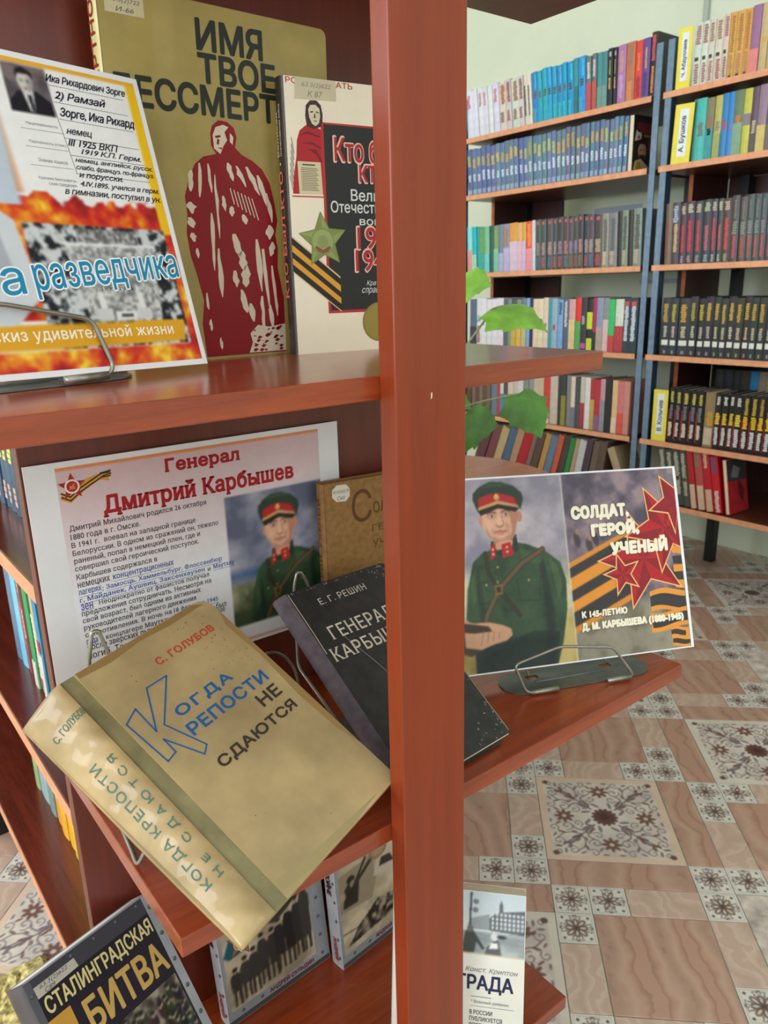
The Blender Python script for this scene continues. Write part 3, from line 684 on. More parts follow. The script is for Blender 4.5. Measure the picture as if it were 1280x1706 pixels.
for s_, x0, y0, x1, y1, c in (('Кто был', 45.7, 164, 112, 182.8, 0), ('кто в', 69.6, 147.6, 112, 161.8, 0), ('Великой', 60.2, 131.8, 112, 141.8, 1), ('Отечественной', 39.7, 121.6, 122, 131.6, 1), ('войне', 68.2, 111.4, 106, 118.6, 1), ('1941', 65.8, 91, 106, 109.4, 0), ('1945', 63.2, 71.6, 104, 89.8, 0), ('Краткий', 73.6, 57.6, 96, 63.4, 2), ('справочник', 68.4, 50.6, 106, 56.6, 2)):
    if c == 0: k.text(s_, x0 - 0.8, y0 - 0.8, x1 + 0.8, y1 + 0.8, (240, 196, 184), 0.24, 0.05); k.text(s_, x0, y0, x1, y1, (178, 42, 44), 0.34, 0.018)
    elif c == 1: k.text(s_, x0, y0, x1, y1, (222, 224, 222), 0.24, 0.012)
    else: k.text(s_, x0, y0, x1, y1, (222, 224, 222), 0.24, 0.0, 0.3)
k.build('title_lettering', bk)
k = Ink()
for i, (c, a, b) in enumerate((((226, 196, 140), 0, 1.6), ((34, 32, 28), 1.6, 7.6), ((220, 158, 46), 7.6, 13.4), ((34, 32, 28), 13.4, 18.6), ((220, 158, 46), 18.6, 24), ((34, 32, 28), 24, 30), ((226, 196, 140), 30, 31))):
    k.poly([(0.2, 102 - a), (46.4, 67 - a), (46.4, 67 - b), (0.2, 102 - b)], c, 0.26)
k.build('ribbon_print', bk)
k = Ink(); k.star(30.6, 98, 24.5, (120, 134, 70), 0.34, 4, 0.5); k.star(30.6, 98, 23, (146, 160, 92), 0.4, 4, 0.48, facets=(128, 144, 78)); k.disc(30, 97, 11.5, (128, 142, 80), 0.5); k.disc(30, 97, 10.3, (154, 168, 104), 0.56); k.disc(30, 97, 5.5, (140, 152, 92), 0.62)
k.poly([(22, 92), (25, 88.4), (30, 86.8), (35, 88.4), (38, 92), (36.4, 93.6), (30, 90), (23.6, 93.6)], (136, 84, 58), 0.66)
k.build('medal_print', bk)
k = Ink(); k.disc(86, 25.5, 18, (140, 124, 56), 0.3, 28); k.disc(86, 25.5, 16.2, (152, 136, 64), 0.36, 28); k.build('medal_print', bk)
k = Ink(); k.text('КТО БЫЛ КТО', 3, 50, 10.5, 154, (222, 110, 96), 0.2, 0.03, 0, 1, 1); k.disc(7.2, 160, 1.2, (214, 206, 190), 0.2)
k.text('Великая', 2.4, 166, 6, 200, (200, 194, 180), 0.2, 0.01, 0, 1, 1); k.text('Отечественная война', 7.6, 166, 11.4, 206, (200, 194, 180), 0.2, 0.01, 0, 1, 1)
on_spine(k, 'spine_lettering', bk, 0.0155, 0.002)

# --- biography sheet on the back panel of the middle bay
rt, W, Hh = sheet('printed_sheet', 'posterM', flat('dim_white_paper', (224, 228, 232), 0.6, var=0.015, scale=30))
tag(rt, 'white biography sheet with a red two-line title, fixed flat on the back panel', 'poster', 'printed display sheets')
p = Pic(24.6, 3, 283.4, 209, 0.8, (232, 222, 224))
gy = np.clip((p.Y - 3) / 206, 0, 1)[..., None]; gy = np.clip((gy - 0.45) / 0.55, 0, 1) ** 0.8; p.A = np.array((228, 232, 238.0)) * (1 - gy) + np.array((206, 178, 182.0)) * gy
p.mix(p.where(24, 206.6, 284, 208.4), (226, 118, 40)); p.mix(p.where(24, 3.6, 284, 4.8), (226, 108, 60))
m = p.where(173.5, 20, 283.4, 156)
f = p.fractal(30, 21, 5); sky = np.stack([np.interp(f, [0.3, 0.5, 0.7], a) for a in ([92, 132, 170], [98, 136, 168], [122, 156, 184])], -1)
land = np.stack([np.interp(f, [0.3, 0.5, 0.7], a) for a in ([60, 128, 190], [74, 132, 186], [56, 96, 160])], -1)
w_ = np.clip((72 - p.Y) / 14, 0, 1)[..., None]; img = sky * (1 - w_) + land * w_
b_ = np.clip(1 - abs(p.Y - 74) / 9, 0, 1)[..., None]; img = img * (1 - b_ * 0.7) + np.array((48, 84, 132)) * b_ * 0.7
g_ = np.clip((44 - p.Y) / 10, 0, 1)[..., None]; img = img * (1 - g_) + np.array((66, 82, 56)) * g_ * (0.7 + f[..., None] * 0.6)
p.A = p.A * (1 - m[..., None]) + img * m[..., None]
keep = p.A.copy(); officer(p, 231.5 - 70 * 0.8, 151 - 203.9 * 0.89, 0.8, 0.89, False)
p.A = p.A * m[..., None] + keep * (1 - m[..., None])
p.build('picture', rt)
k = Ink(); st = (36.5, 192)
for i in range(8):
    a = math.radians(22.5 + 45 * i); k.poly([(st[0] + 3 * math.cos(a - 0.5), st[1] + 3 * math.sin(a - 0.5)), (st[0] + 11 * math.cos(a), st[1] + 12 * math.sin(a)), (st[0] + 3 * math.cos(a + 0.5), st[1] + 3 * math.sin(a + 0.5))], (176, 172, 168) if i % 2 else (206, 192, 150), 0.16)
k.poly([(26, 182), (34, 178), (42, 184), (52, 190), (60, 194), (68, 192), (66, 200), (58, 199), (46, 196), (34, 184), (28, 188)], (206, 146, 50), 0.14)
for d in (0, 3.2): k.line([(27, 184 + d), (34, 180 + d), (44, 187 + d), (54, 192 + d), (62, 196 + d), (69, 196 + d)], 1.2, (44, 38, 34), 0.2)
k.poly([(60, 199), (70, 202), (70, 196), (64, 195)], (206, 146, 50), 0.16); k.line([(61, 199.6), (70, 200.6)], 1.0, (44, 38, 34), 0.22); k.line([(63, 197), (70, 198)], 1.0, (44, 38, 34), 0.22)
k.star(st[0], st[1], 12, (176, 34, 34), 0.24, 0, 0.45, facets=(150, 24, 28)); k.disc(st[0], st[1], 6.2, (226, 222, 218), 0.34); k.disc(st[0], st[1], 4.7, (176, 30, 30), 0.4)
k.line([(st[0] - 2, st[1] - 2), (st[0] + 1.8, st[1] + 2)], 0.7, (220, 178, 80), 0.46); k.line([(st[0] + 2, st[1] - 2), (st[0] - 0.4, st[1] + 0.6)], 0.7, (220, 178, 80), 0.46); k.line([(st[0] - 2, st[1] + 0.4), (st[0], st[1] - 2.2), (st[0] + 2.2, st[1] - 0.6)], 0.6, (220, 178, 80), 0.46)
k.build('order_and_ribbon_print', rt)
k = Ink(); TR = (162, 20, 34)
k.text('Генерал', 118.6, 188, 193, 202.4, TR, 0.22, 0.045, 0, 1.06, serif=True); k.text('Дмитрий Карбышев', 59.8, 159.6, 251, 179.5, TR, 0.22, 0.035, 0, 1.06, serif=True); k.build('title_lettering', rt)
k = Ink(); TB = (44, 38, 46)
for s_, y, x1 in (('Дмитрий Михайлович родился 26 октября', 152.4, 155), ('1880 года в г. Омске.', 144.8, 90), ('В 1941 г.  воевал на западной границе', 137.4, 142.5), ('Белоруссии. В одном из сражений он, тяжело', 130.2, 165), ('раненый, попал в немецкий плен, где и', 123.2, 145.8), ('совершил свой героический поступок.', 116.2, 143.8), ('Карбышев содержался в', 108.4, 101.6),
                  ('предложения сотрудничать. Несмотря на', 74.2, 152.5), ('свой возраст, был одним из активных', 67.6, 141), ('руководителей лагерного движения', 60.8, 135.6), ('погиб. Тело', 34, 70)):
    k.text(s_, 29.2, y, x1, y + 6.2, TB, 0.22, 0.008, 0, 1.04, serif=True)
for s_, x0, y, x1 in (('немецких', 29.2, 101, 57.5), ('и', 150, 87.6, 153), ('Неоднократно от фашистов получал', 45, 81, 151), ('сопротивления. В ночь на', 29.6, 54, 110), ('в концлагере Маутхаузен', 42, 47, 118), ('был', 155, 47, 166), ('после зверских пыток на', 30, 40.6, 104), ('морозе', 146, 40.6, 164), (':', 49.6, 94.4, 50.6)):
    k.text(s_, x0, y, x1, y + (5.8 if len(s_) > 2 else 3.4), TB, 0.22, 0.008, 0, 1.04, serif=True)
k.build('body_lettering', rt)
k = Ink(); TL = (38, 66, 150)
for s_, x0, y, x1 in (('концентрационных', 60, 101, 117), ('лагерях', 29.2, 94, 49), ('Замосць, Хаммельбург, Флоссенбюр', 53, 94, 165.5), ('г, Майданек, Аушвиц, Заксенхаузен', 29.2, 87.4, 147), ('Маутхау', 156, 87.4, 166.5 + 12), ('зен', 29.4, 81, 40), ('18 февраля 1945', 112, 54, 157.5), ('года', 29.8, 47, 40)):
    k.text(s_, x0, y, x1, y + 5.6, TL, 0.22, 0.01, 0, 1.04, serif=True); k.line([(x0, y - 0.6), (x1, y - 0.6)], 0.35, TL, 0.2)
k.build('link_lettering', rt)

# --- brown book behind the slat on the middle shelf
TAN = mat_c('tan_cloth', (140, 104, 56), 0.75, 0.1, 160, 0.1)
bk, W, Hh = hard_book('hardcover_book', 'brown', 0.0145, TAN, TAN, 0.003, radii=(0.001, 0.002, 0.002, 0.001))
tag(bk, 'tan cloth hardcover with an eight-sided white label, half hidden behind the front slat', 'book')
k = Ink(); BR = (92, 60, 32)
k.text('С', 32, 132 + 40, 56, 168 + 40, BR, 0.2, -0.012); k.text('олдат,', 58, 176, 104, 192, BR, 0.2, -0.004); k.text('ГЕРОЙ,', 56, 158, 104, 169, BR, 0.2); k.text('УЧЕНЫЙ', 56, 141, 112, 153, BR, 0.2)
k.build('title_lettering', bk)
k = Ink(); k.poly([(9 + x, 199 + y) for x, y in ((0, 5), (5, 0), (16, -1), (21, 4), (21, 12), (17, 17), (6, 17.5), (0.5, 13))], (214, 210, 196), 0.3); k.text('63.3(2)622.78', 10.5, 207, 29, 211, (80, 84, 96), 0.36, 0, 0.2); k.text('С60', 15, 200.4, 24, 204.4, (80, 84, 96), 0.36, 0, 0.2); k.build('library_label', bk)
k = Ink(); k.text('СОЛДАТ, ГЕРОЙ, УЧЕНЫЙ', 4, 40, 11, 203, (96, 64, 34), 0.2, 0.004, 0, 1.1, 1); on_spine(k, 'spine_lettering', bk, 0.0145, 0.003)

# --- black worn book on a wire stand
BLK = mat_c('worn_black_cover', (34, 34, 35), 0.5, 0.3, 70, 0.15)
bk, W, Hh = hard_book('hardcover_book', 'black', 0.0195, BLK, mat_c('slate_cloth_spine', (84, 76, 84), 0.8, 0.12, 120, 0.2), 0.011, radii=(0.001, 0.003, 0.006, 0.001), flat_p=2.4)
tag(bk, 'worn black hardcover with a slate spine, tilted back beside the beige book', 'book')
k = Ink(); SV = (206, 196, 180)
k.text('Е. Г. РЕШИН', 26, 188, 83, 195.2, SV, 0.2, 0.006, 0, 1.12, serif=True); k.text('ГЕНЕРАЛ', 16, 150.5, 92, 164.5, SV, 0.2, 0.012, 0, 1.1, serif=True); k.text('КАРБЫШЕВ', 5, 129.5, 104, 143, SV, 0.2, 0.012, 0, 1.1, serif=True)
k.build('title_lettering', bk)
k = Ink(); rg = random.Random(5)
for i in range(90):                                           # rubbed corners and scratches
    e = rg.random()
    if e < 0.35: x, y = rg.uniform(1, 120), 210.5 - abs(rg.gauss(0, 1.2))
    elif e < 0.6: x, y = rg.uniform(95, 120), rg.uniform(195, 209)
    elif e < 0.8: x, y = rg.uniform(80, 121), rg.uniform(1, 34)
    else: x, y = 121.4 - abs(rg.gauss(0, 1.0)), rg.uniform(2, 205)
    a = rg.uniform(0, 3.14); L = rg.uniform(0.6, 2.6)
    x = min(max(x, 2.8), 118.6); y = min(max(y, 2.8), 207.6)
    k.line([(x, y), (x + L * math.cos(a), y + L * math.sin(a))], rg.uniform(0.25, 0.8), rg.choice(((168, 160, 146), (150, 146, 132), (96, 128, 116))), 0.22)
k.line([(1.2, 209), (1.6, 172), (1.2, 140)], 0.8, (196, 186, 166), 0.22); k.line([(28, 150), (40, 118), (44, 106), (46, 96)], 0.7, (140, 136, 128), 0.22); k.line([(46, 96), (48, 88)], 1.4, (160, 154, 144), 0.22)
k.line([(120.9, 4), (120.9, 200)], 0.7, (172, 158, 130), 0.22); k.line([(3, 0.8), (118, 0.8)], 0.9, (190, 178, 150), 0.22)
k.build('wear_marks', bk)

# --- beige worn book on a wire stand
BEI = flat('worn_beige_cover', (172, 152, 110), 0.42, 0, 0.14, 13, 0.2)
BEI.node_tree.nodes['Principled BSDF'].inputs['Coat Weight'].default_value = 0.2
BEI.node_tree.nodes['Principled BSDF'].inputs['Coat Roughness'].default_value = 0.3
BES = flat('crumpled_wrapped_spine', (168, 146, 102), 0.36, 0, 0.12, 24, 0.5)
BES.node_tree.nodes['Principled BSDF'].inputs['Coat Weight'].default_value = 0.3
TB_ = 0.0145
bk, W, Hh = hard_book('hardcover_book', 'beige', TB_, BEI, None, 0.008, 0.0026, (0.0, 0.005, 0.013, 0.0), 0.003, 0.0125, flat('green_hinge_cloth', (132, 126, 90), 0.4, 0, 0.16, 30, 0.4), skip_back=True)
def spine_at(u, y, lift=0.0):
    """the slack spine of the worn book: u = 0 at its outer edge, 1 at the hinge; it sags more towards the head"""
    t = y / Hh; a = 0.0285 - 0.002 * t; b = 0.007 + 0.027 * t ** 0.8; e = min(1.0, min(y, Hh - y) / 0.006)
    z = -b * (1 - u) ** 1.35 + 0.0035 * math.sin(math.pi * u) * e; crumple = 0.0006 * (math.sin(260 * y + 9 * u) + math.sin(640 * y + 3) * 0.6) * math.sin(math.pi * u)
    return (-a * (1 - u), y, z + crumple + lift)
mb = MB(); nu, nv = 12, 60
for i in range(nv + 1):
    for j in range(nu + 1): mb.v.append(spine_at(j / nu, Hh * i / nv))
for i in range(nv + 1):
    for j in range(nu + 1): mb.v.append(tuple(np.array(spine_at(j / nu, Hh * i / nv)) - np.array((0, 0, 0.0012))))
q_ = (nu + 1) * (nv + 1); fs = []
for i in range(nv):
    for j in range(nu):
        a_, b_, c_, d_ = i * (nu + 1) + j, i * (nu + 1) + j + 1, (i + 1) * (nu + 1) + j + 1, (i + 1) * (nu + 1) + j
        fs += [(a_, b_, c_, d_), (q_ + d_, q_ + c_, q_ + b_, q_ + a_)]
for i in range(nv): fs += [(i * (nu + 1), (i + 1) * (nu + 1), q_ + (i + 1) * (nu + 1), q_ + i * (nu + 1))]
for j in range(nu): fs += [(j + 1, j, q_ + j, q_ + j + 1), (nv * (nu + 1) + j, nv * (nu + 1) + j + 1, q_ + nv * (nu + 1) + j + 1, q_ + nv * (nu + 1) + j)]
mb.f = fs; mb.c = [None] * len(fs); mb.build('spine', BES, bk, True)
mb = MB(); A0, A1 = spine_at(0, 0), spine_at(0, Hh)
for dz in (0, -0.0026): mb.v += [(A0[0], 0, A0[2] + dz), (W, 0, -TB_ + 0.0026 + dz), (W, Hh, -TB_ + 0.0026 + dz), (A1[0], Hh, A1[2] + dz)]
mb.f = [(0, 1, 2, 3), (7, 6, 5, 4), (0, 4, 5, 1), (1, 5, 6, 2), (2, 6, 7, 3), (3, 7, 4, 0)]; mb.c = [None] * 6; mb.build('back_cover', BEI, bk)
tag(bk, 'worn beige hardcover in crumpled plastic, overhanging the shelf on a wire stand', 'book')
k = Ink(); k.text('С. ГОЛУБОВ', 67, 192, 127, 198.6, (196, 66, 46), 0.2, 0.03, 0, 1.08)
k.build('author_lettering', bk)
k = Ink(); BL = (38, 96, 156)
KP = [(14.9, 166.8), (28.0, 173), (27.6, 149), (46, 182), (65, 181.5), (35.6, 149.8), (48.6, 117.8), (42, 113), (27.4, 141.1), (27.4, 127.8), (18.4, 125.6)]
k.line(KP, 1.2, BL, 0.2, True)
k.text('ОГДА', 49, 145.4, 105, 155.6, BL, 0.2, 0.035, 0, 1.18); k.text('РЕПОСТИ', 46.6, 128.8, 128.4, 139.4, BL, 0.2, 0.035, 0, 1.04)
BK = (62, 56, 48); k.text('НЕ', 106, 112.6, 127.6, 123.4, BK, 0.2, 0.04); k.text('СДАЮТСЯ', 45, 94.2, 128, 104.6, BK, 0.2, 0.04, 0, 1.04)
k.build('title_lettering', bk)
k = Ink(); rg = random.Random(9)
for i in range(70):
    x, y = (rg.uniform(96, 140), rg.uniform(150, 219)) if rg.random() < 0.7 else (rg.uniform(20, 140), rg.uniform(5, 215))
    if x + y > 338: continue
    k.disc(x, y, rg.uniform(0.2, 0.7), rg.choice(((120, 92, 60), (150, 120, 80), (100, 84, 60))), 0.16, 7, rg.uniform(0.2, 0.6))
for q, c in (([(13.5, 223), (60, 223), (100, 222.8), (128, 223), (138, 218), (100, 217), (70, 219), (40, 216), (13.5, 218)], (150, 122, 76)), ([(143.8, 205), (143.9, 150), (143.9, 90), (143.9, 40), (139, 60), (137, 100), (140, 150), (138, 190)], (158, 130, 82)), ([(13.5, 6), (40, 1), (90, 0.6), (120, 3), (80, 6), (40, 9), (14, 14)], (160, 146, 104))):
    k.poly(q, c, 0.08)
k.build('stains', bk)
k = Ink(); GR = (74, 112, 100)
k.text('С. ГОЛУБОВ', 5, 192, 27, 198, GR, 0.2, 0.01); k.text('КОГДА КРЕПОСТИ', 7, 42, 12.5, 160, GR, 0.2, 0.01, 0, 1.15, 1); k.text('НЕ СДАЮТСЯ', 16.5, 42, 22, 156, GR, 0.2, 0.01, 0, 1.8, 1)
k.mb.v = [spine_at(x / 0.0275, y, 0.0005 + z * 0.2) for x, y, z in k.mb.v]; k.build('spine_lettering', bk)

# --- landscape sheet with the officer and red stars
rt, W, Hh = sheet('printed_sheet', 'posterR')
tag(rt, 'landscape sheet with an officer portrait and red stars, beyond the front slat', 'poster', 'printed display sheets')
p = Pic(3.6, 1.5, 293.4, 208, 1.0, (150, 150, 160))
f = p.fractal(40, 2, 5); img = np.stack([np.interp(f, [0.3, 0.5, 0.7], a) for a in ([134, 166, 196], [132, 160, 186], [150, 172, 194])], -1)
w_ = np.clip((112 - p.Y) / 16, 0, 1)[..., None]; land = np.stack([np.interp(f, [0.3, 0.5, 0.7], a) for a in ([168, 204, 222], [166, 200, 214], [128, 164, 180])], -1)
img = img * (1 - w_) + land * w_
g_ = np.clip((62 - p.Y) / 14, 0, 1)[..., None]; och = np.stack([np.interp(f, [0.3, 0.5, 0.7], a) for a in ([110, 160, 196], [100, 140, 176], [52, 74, 110])], -1); img = img * (1 - g_) + och * g_
hz = np.clip(1 - abs(p.Y - 116) / 6, 0, 1)[..., None]; img = img * (1 - hz * 0.5) + np.array((124, 138, 118)) * hz * 0.5
p.A = img; officer(p, 0, 0, 1, 1, True)
r_ = (p.X > 148).astype(float)
f2 = p.fractal(22, 31, 6); mist = np.stack([np.interp(f2, [0.32, 0.5, 0.68], a) for a in ([78, 108, 150], [72, 98, 132], [88, 112, 140])], -1)
low = np.stack([np.interp(f2, [0.3, 0.5, 0.7], a) for a in ([112, 138, 150], [106, 134, 144], [88, 118, 126])], -1); w_ = np.clip((70 - p.Y) / 20, 0, 1)[..., None]
bg2 = mist * (1 - w_) + low * w_; p.A = p.A * (1 - r_[..., None]) + bg2 * r_[..., None]
for bx, by in ((161, 134), (176, 126), (184, 134)):
    p.ell(bx, by, 4, 9, (52, 48, 54), 0.8, 10, 0.4); p.ell(bx + 1, by + 9, 2.6, 3.4, (172, 120, 96), 0.8)
p.mix((abs(p.X - 148) < 0.6).astype(float), (228, 226, 220))
for a, b, c in ((103, 109, (214, 138, 46)), (92, 103, (52, 50, 52)), (78, 92, (224, 146, 48)), (66, 78, (52, 50, 52)), (54, 66, (224, 146, 48)), (38, 54, (52, 50, 52)), (31, 38, (214, 138, 46))):
    p.poly([(148.6, a), (236, a + 36), (236, b + 36), (148.6, b)], c)
p.build('picture', rt, GLOSS)
k = Ink(); OR, KB = (226, 150, 56), (54, 52, 54)
def wave(y0, y1, x0, x1, amp, c, z, ph=0.0, n=16):
    top = [(x0 + (x1 - x0) * i / n, y1 + amp * math.sin(ph + 4.2 * i / n)) for i in range(n + 1)]; bot = [(x0 + (x1 - x0) * i / n, y0 + amp * math.sin(ph + 4.2 * i / n + 0.5)) for i in range(n + 1)]
    k.poly(top + bot[::-1], c, z)
wave(44, 68, 246, 292.6, 3, OR, 0.16); wave(49, 62, 246, 292.6, 3, KB, 0.2, 0.2); wave(24, 45, 244, 292.6, -2.5, OR, 0.24, 0.4); wave(29, 40, 246, 292.6, -2.5, KB, 0.28, 0.6)
wave(3, 25, 269, 292.6, 1.5, OR, 0.32, 1.0); wave(6, 11, 270, 292.6, 1.5, KB, 0.36, 1.0); wave(16, 21.5, 269, 288, 1.5, KB, 0.36, 0.4)
for y0, c in ((70, OR), (80, KB), (88, OR), (98, KB), (110, OR)): k.poly([(281, y0), (292.8, y0 - 2), (292.8, y0 + 8), (281, y0 + 8)], c, 0.15)
k.build('ribbon_print', rt, GLOSS)
k = Ink(); CS, R1, R2 = (238, 186, 122), (176, 28, 36), (138, 24, 36)
def star_pts(x, y, r, rot, inner):
    return [(x + (r if i % 2 == 0 else r * inner) * math.cos(math.radians(90 + rot + 36 * i)), y + (r if i % 2 == 0 else r * inner) * math.sin(math.radians(90 + rot + 36 * i))) for i in range(10)]
def star2(x, y, r, rot, z, inner=0.42, light=R1, dark=R2, pts=None):
    o = [(min(a, 292.9), b) for a, b in star_pts(x, y, r + 4.2, rot, inner)]; i_ = [(min(a, 292.9), b) for a, b in star_pts(x, y, r, rot, inner)]
    k.poly(o, CS, z); k.poly(i_, light, z + 0.05)
    for j in range(5): k.poly([(min(x, 292.9), y), i_[2 * j], i_[2 * j + 1]], dark, z + 0.1)
star2(243, 106, 56, 16, 0.4); star2(274, 140, 50, 26, 0.6); star2(292, 168, 34, 30, 0.8, 0.45, (146, 26, 40), (136, 24, 38)); star2(214, 91, 22, 14, 0.8)
k.build('star_print', rt, GLOSS)
k = Ink(); CRW = (242, 238, 214)
for s_, x0, y0, x1, y1 in (('СОЛДАТ,', 156.8, 154.6, 229, 171), ('ГЕРОЙ,', 180, 134.8, 240, 152.6), ('УЧЕНЫЙ', 202, 113.8, 275, 131), ('К 145-ЛЕТИЮ', 157.2, 46.8, 214.8, 54.6), ('Д. М. КАРБЫШЕВА (1880-1945)', 156, 31, 286.6, 41.4)):
    k.text(s_, x0 + 0.9, y0 - 0.2, x1 - 0.1, y1 - 1.2, (70, 60, 66), 1.0, 0.07, 0, 1.08); k.text(s_, x0 + 0.7, y0 + 0.6, x1 - 0.7, y1 - 0.6, CRW, 1.1, 0.085, 0, 1.1)
k.build('title_lettering', rt, GLOSS)

# --- books on the low shelf
STEEL = mat_c('printed_steel_frame', (150, 156, 164), 0.3, 0.1, 14, 0, 0.3)
def rivets(k, pts, r=2.0):
    for x, y in pts:
        k.disc(x, y, r, (64, 68, 78), 0.24, 14); k.disc(x - 0.4, y + 0.5, r * 0.62, (112, 116, 126), 0.3, 12)
def crowd(p, x0, y0, x1, y1, n, size, seed, dark=(34, 32, 30), light=(178, 168, 150)):
    rg = random.Random(seed)
    for i in range(n):
        x, y = rg.uniform(x0, x1), y1 - (y1 - y0) * (i / n); s = size * rg.uniform(0.8, 1.2)
        p.ell(x, y - s * 1.3, s * 0.95, s * 1.4, tuple(v + rg.randint(-10, 30) for v in dark)); p.ell(x, y, s * 0.55, s * 0.65, light, 0.9); p.ell(x, y + s * 0.35, s * 0.62, s * 0.4, dark)
bk, W, Hh = hard_book('hardcover_book', 'stal', 0.026, STEEL, mat_c('dark_steel_spine', (64, 64, 72), 0.35, 0.15, 30, 0, 0.3), 0.001, radii=(0.0005, 0.001, 0.001, 0.0005), over=0.0004, pages=flat('bright_pages', (244, 246, 250), 0.35, var=0.03, scale=18, sc3=(1, 1, 30)))
tag(bk, 'dark rivet-bordered hardcover with gold capitals, leaning at the end of the low shelf', 'book', 'rivet-bordered history books')
k = Ink(); k.rect(0.5, 30, 126, 199, (34, 28, 44), 0.1); k.rect(0.5, 188.6, 126, 203.6, (66, 66, 76), 0.14); k.rect(0.5, 30, 6, 203, (92, 94, 102), 0.16)
k.rect(4, 152, 27, 168, (206, 158, 66), 0.16); k.build('cover_ground', bk)
p = Pic(36, 70, 124, 130, 0.9, (120, 112, 100)); p.speckle(p.where(36, 70, 124, 130), 9, (60, 56, 50), (160, 150, 134), 3); crowd(p, 38, 74, 124, 128, 90, 4.2, 4)
pc = p.build('picture', bk, None, 0.18); pc.data.update()
k = Ink(); k.text('СТАЛИНГРАДСКАЯ', 9.4, 169.6, 123.4, 185.4, (224, 214, 150), 0.26, 0.02); k.text('БИТВА', 36.4, 137.4, 122.4, 163.4, (206, 170, 96), 0.26, 0.03); k.build('title_lettering', bk)
k = Ink(); k.poly([(6.6, 187.4), (47, 189.2), (46, 197), (6.2, 196.8)], (196, 192, 182), 0.3); k.text('63.3(2)622', 11, 192.2, 38, 196.2, (76, 80, 96), 0.36, 0, 0.25); k.text('С89', 14, 188.2, 24, 191.8, (76, 80, 96), 0.36, 0, 0.25); k.build('library_label', bk)
k = Ink(); rivets(k, [(130.4, 192 - 26 * i) for i in range(6)] + [(20 + 24.6 * i, 199.5) for i in range(1, 5)] + [(3.2, 192)]); k.build('rivet_print', bk)

def war_book(key, T, photo, label):
    bk, W, Hh = hard_book('hardcover_book', key, T, STEEL, mat_c('pale_steel_spine', (168, 172, 178), 0.35, 0.08, 20, 0, 0.3), 0.001, radii=(0.0005, 0.001, 0.001, 0.0005))
    tag(bk, label, 'book', 'rivet-bordered history books')
    p = Pic(4, 17, 116, 150, 0.75, (176, 164, 142)); photo(p); p.build('picture', bk, None, 0.16)
    k = Ink(); k.text('АНДРЕЙ СУЛЬДИН', 52, 8, 112, 15.4, (120, 34, 48), 0.26, 0.03); k.build('author_lettering', bk)
    k = Ink(); k.rect(0.5, 0.5, 134, 6.4, (74, 78, 84), 0.1); rivets(k, [(125, 13 + 24.4 * i) for i in range(6)] + [(18 + 24 * i, 11.5) for i in range(2)]); k.build('rivet_print', bk)
    k = Ink(); k.text('ВОЙНЕ', 5, 96, 14, 124, (64, 20, 34), 0.2, 0.04, 0, 1, -1); k.text('АНДРЕЙ', 7, 10, 15, 40, (150, 44, 50), 0.2, 0.03, 0, 1, -1); rivets(k, [(T * 1000 - 3.5, 15 + 25 * i) for i in range(6)], 1.8)
    on_spine(k, 'spine_lettering', bk, T, 0.001); return bk
def photo1(p):
    p.speckle(p.where(4, 17, 116, 150), 30, (150, 138, 118), (198, 186, 164), 6); p.poly([(4, 84), (12, 100), (30, 104), (44, 100), (30, 80), (10, 78)], (30, 92, 112))
    rg = random.Random(3)
    for i in range(9):
        x = 16 + i * 11.4 + rg.uniform(-2.5, 2.5); h = 44 + i * 4.6 + rg.uniform(-5, 5); b = 20 + i * 1.2 + rg.uniform(-2, 2); c = (36 + rg.randint(0, 26),) * 3
        p.poly([(x - 6, b + 18), (x + 6, b + 18), (x + 7, b + h * 0.8), (x + 3, b + h * 0.9), (x - 4, b + h * 0.9), (x - 7, b + h * 0.78)], c); p.poly([(x - 5, b + 20), (x - 1, b + 20), (x - 2, b), (x - 5, b)], (62, 57, 50)); p.poly([(x + 1, b + 20), (x + 5, b + 20), (x + 5, b), (x + 2, b)], (54, 50, 44))
        p.ell(x, b + h * 0.96, 2.8, 3.6, (160, 140, 118)); p.ell(x, b + h * 1.0, 3.3, 2.4, (36, 34, 32))
    p.poly([(60, 92), (116, 118), (116, 112), (70, 88)], (60, 58, 54)); p.poly([(80, 100), (116, 150), (116, 120)], (70, 68, 64)); p.poly([(66, 110), (116, 150), (80, 150)], (44, 42, 40))
def photo2(p):
    p.speckle(p.where(4, 17, 116, 150), 26, (170, 158, 134), (206, 194, 170), 8); p.poly([(4, 72), (52, 66), (60, 88), (56, 122), (4, 120)], (150, 140, 118)); p.poly([(8, 76), (30, 74), (34, 98), (24, 108), (12, 100)], (48, 46, 42)); p.ell(22, 108, 6, 5, (40, 38, 36)); p.ell(24, 102, 4, 4.6, (150, 132, 110)); p.ell(8, 92, 5, 6, (168, 152, 128))
    p.line([(20, 90), (46, 124)], 3, (38, 36, 34)); p.line([(30, 100), (56, 118)], 5, (54, 50, 46)); p.poly([(56, 92), (96, 84), (96, 118), (64, 116)], (194, 186, 166)); p.poly([(66, 100), (90, 96), (84, 108), (70, 110)], (52, 50, 46))
    p.speckle(p.inside([(10, 24), (96, 30), (110, 50), (60, 60), (30, 44)]), 6, (36, 34, 32), (160, 150, 130), 5); p.line([(4, 44), (34, 40)], 1.2, (44, 42, 40)); p.ell(66, 122, 14, 10, (146, 116, 88)); p.ell(66, 122, 10, 7, (170, 142, 112))
b1 = war_book('sul1', 0.020, photo1, 'steel-framed hardcover with a row of airmen and a star, below the beige book')
k = Ink(); k.star(27, 92, 20, (92, 66, 54), 0.3, -14, 0.42); k.star(27, 92, 18, (150, 108, 90), 0.36, -14, 0.42); k.disc(27, 92, 10, (220, 178, 120), 0.42); k.disc(27, 92, 8.6, (190, 104, 52), 0.48); k.build('medal_print', b1)
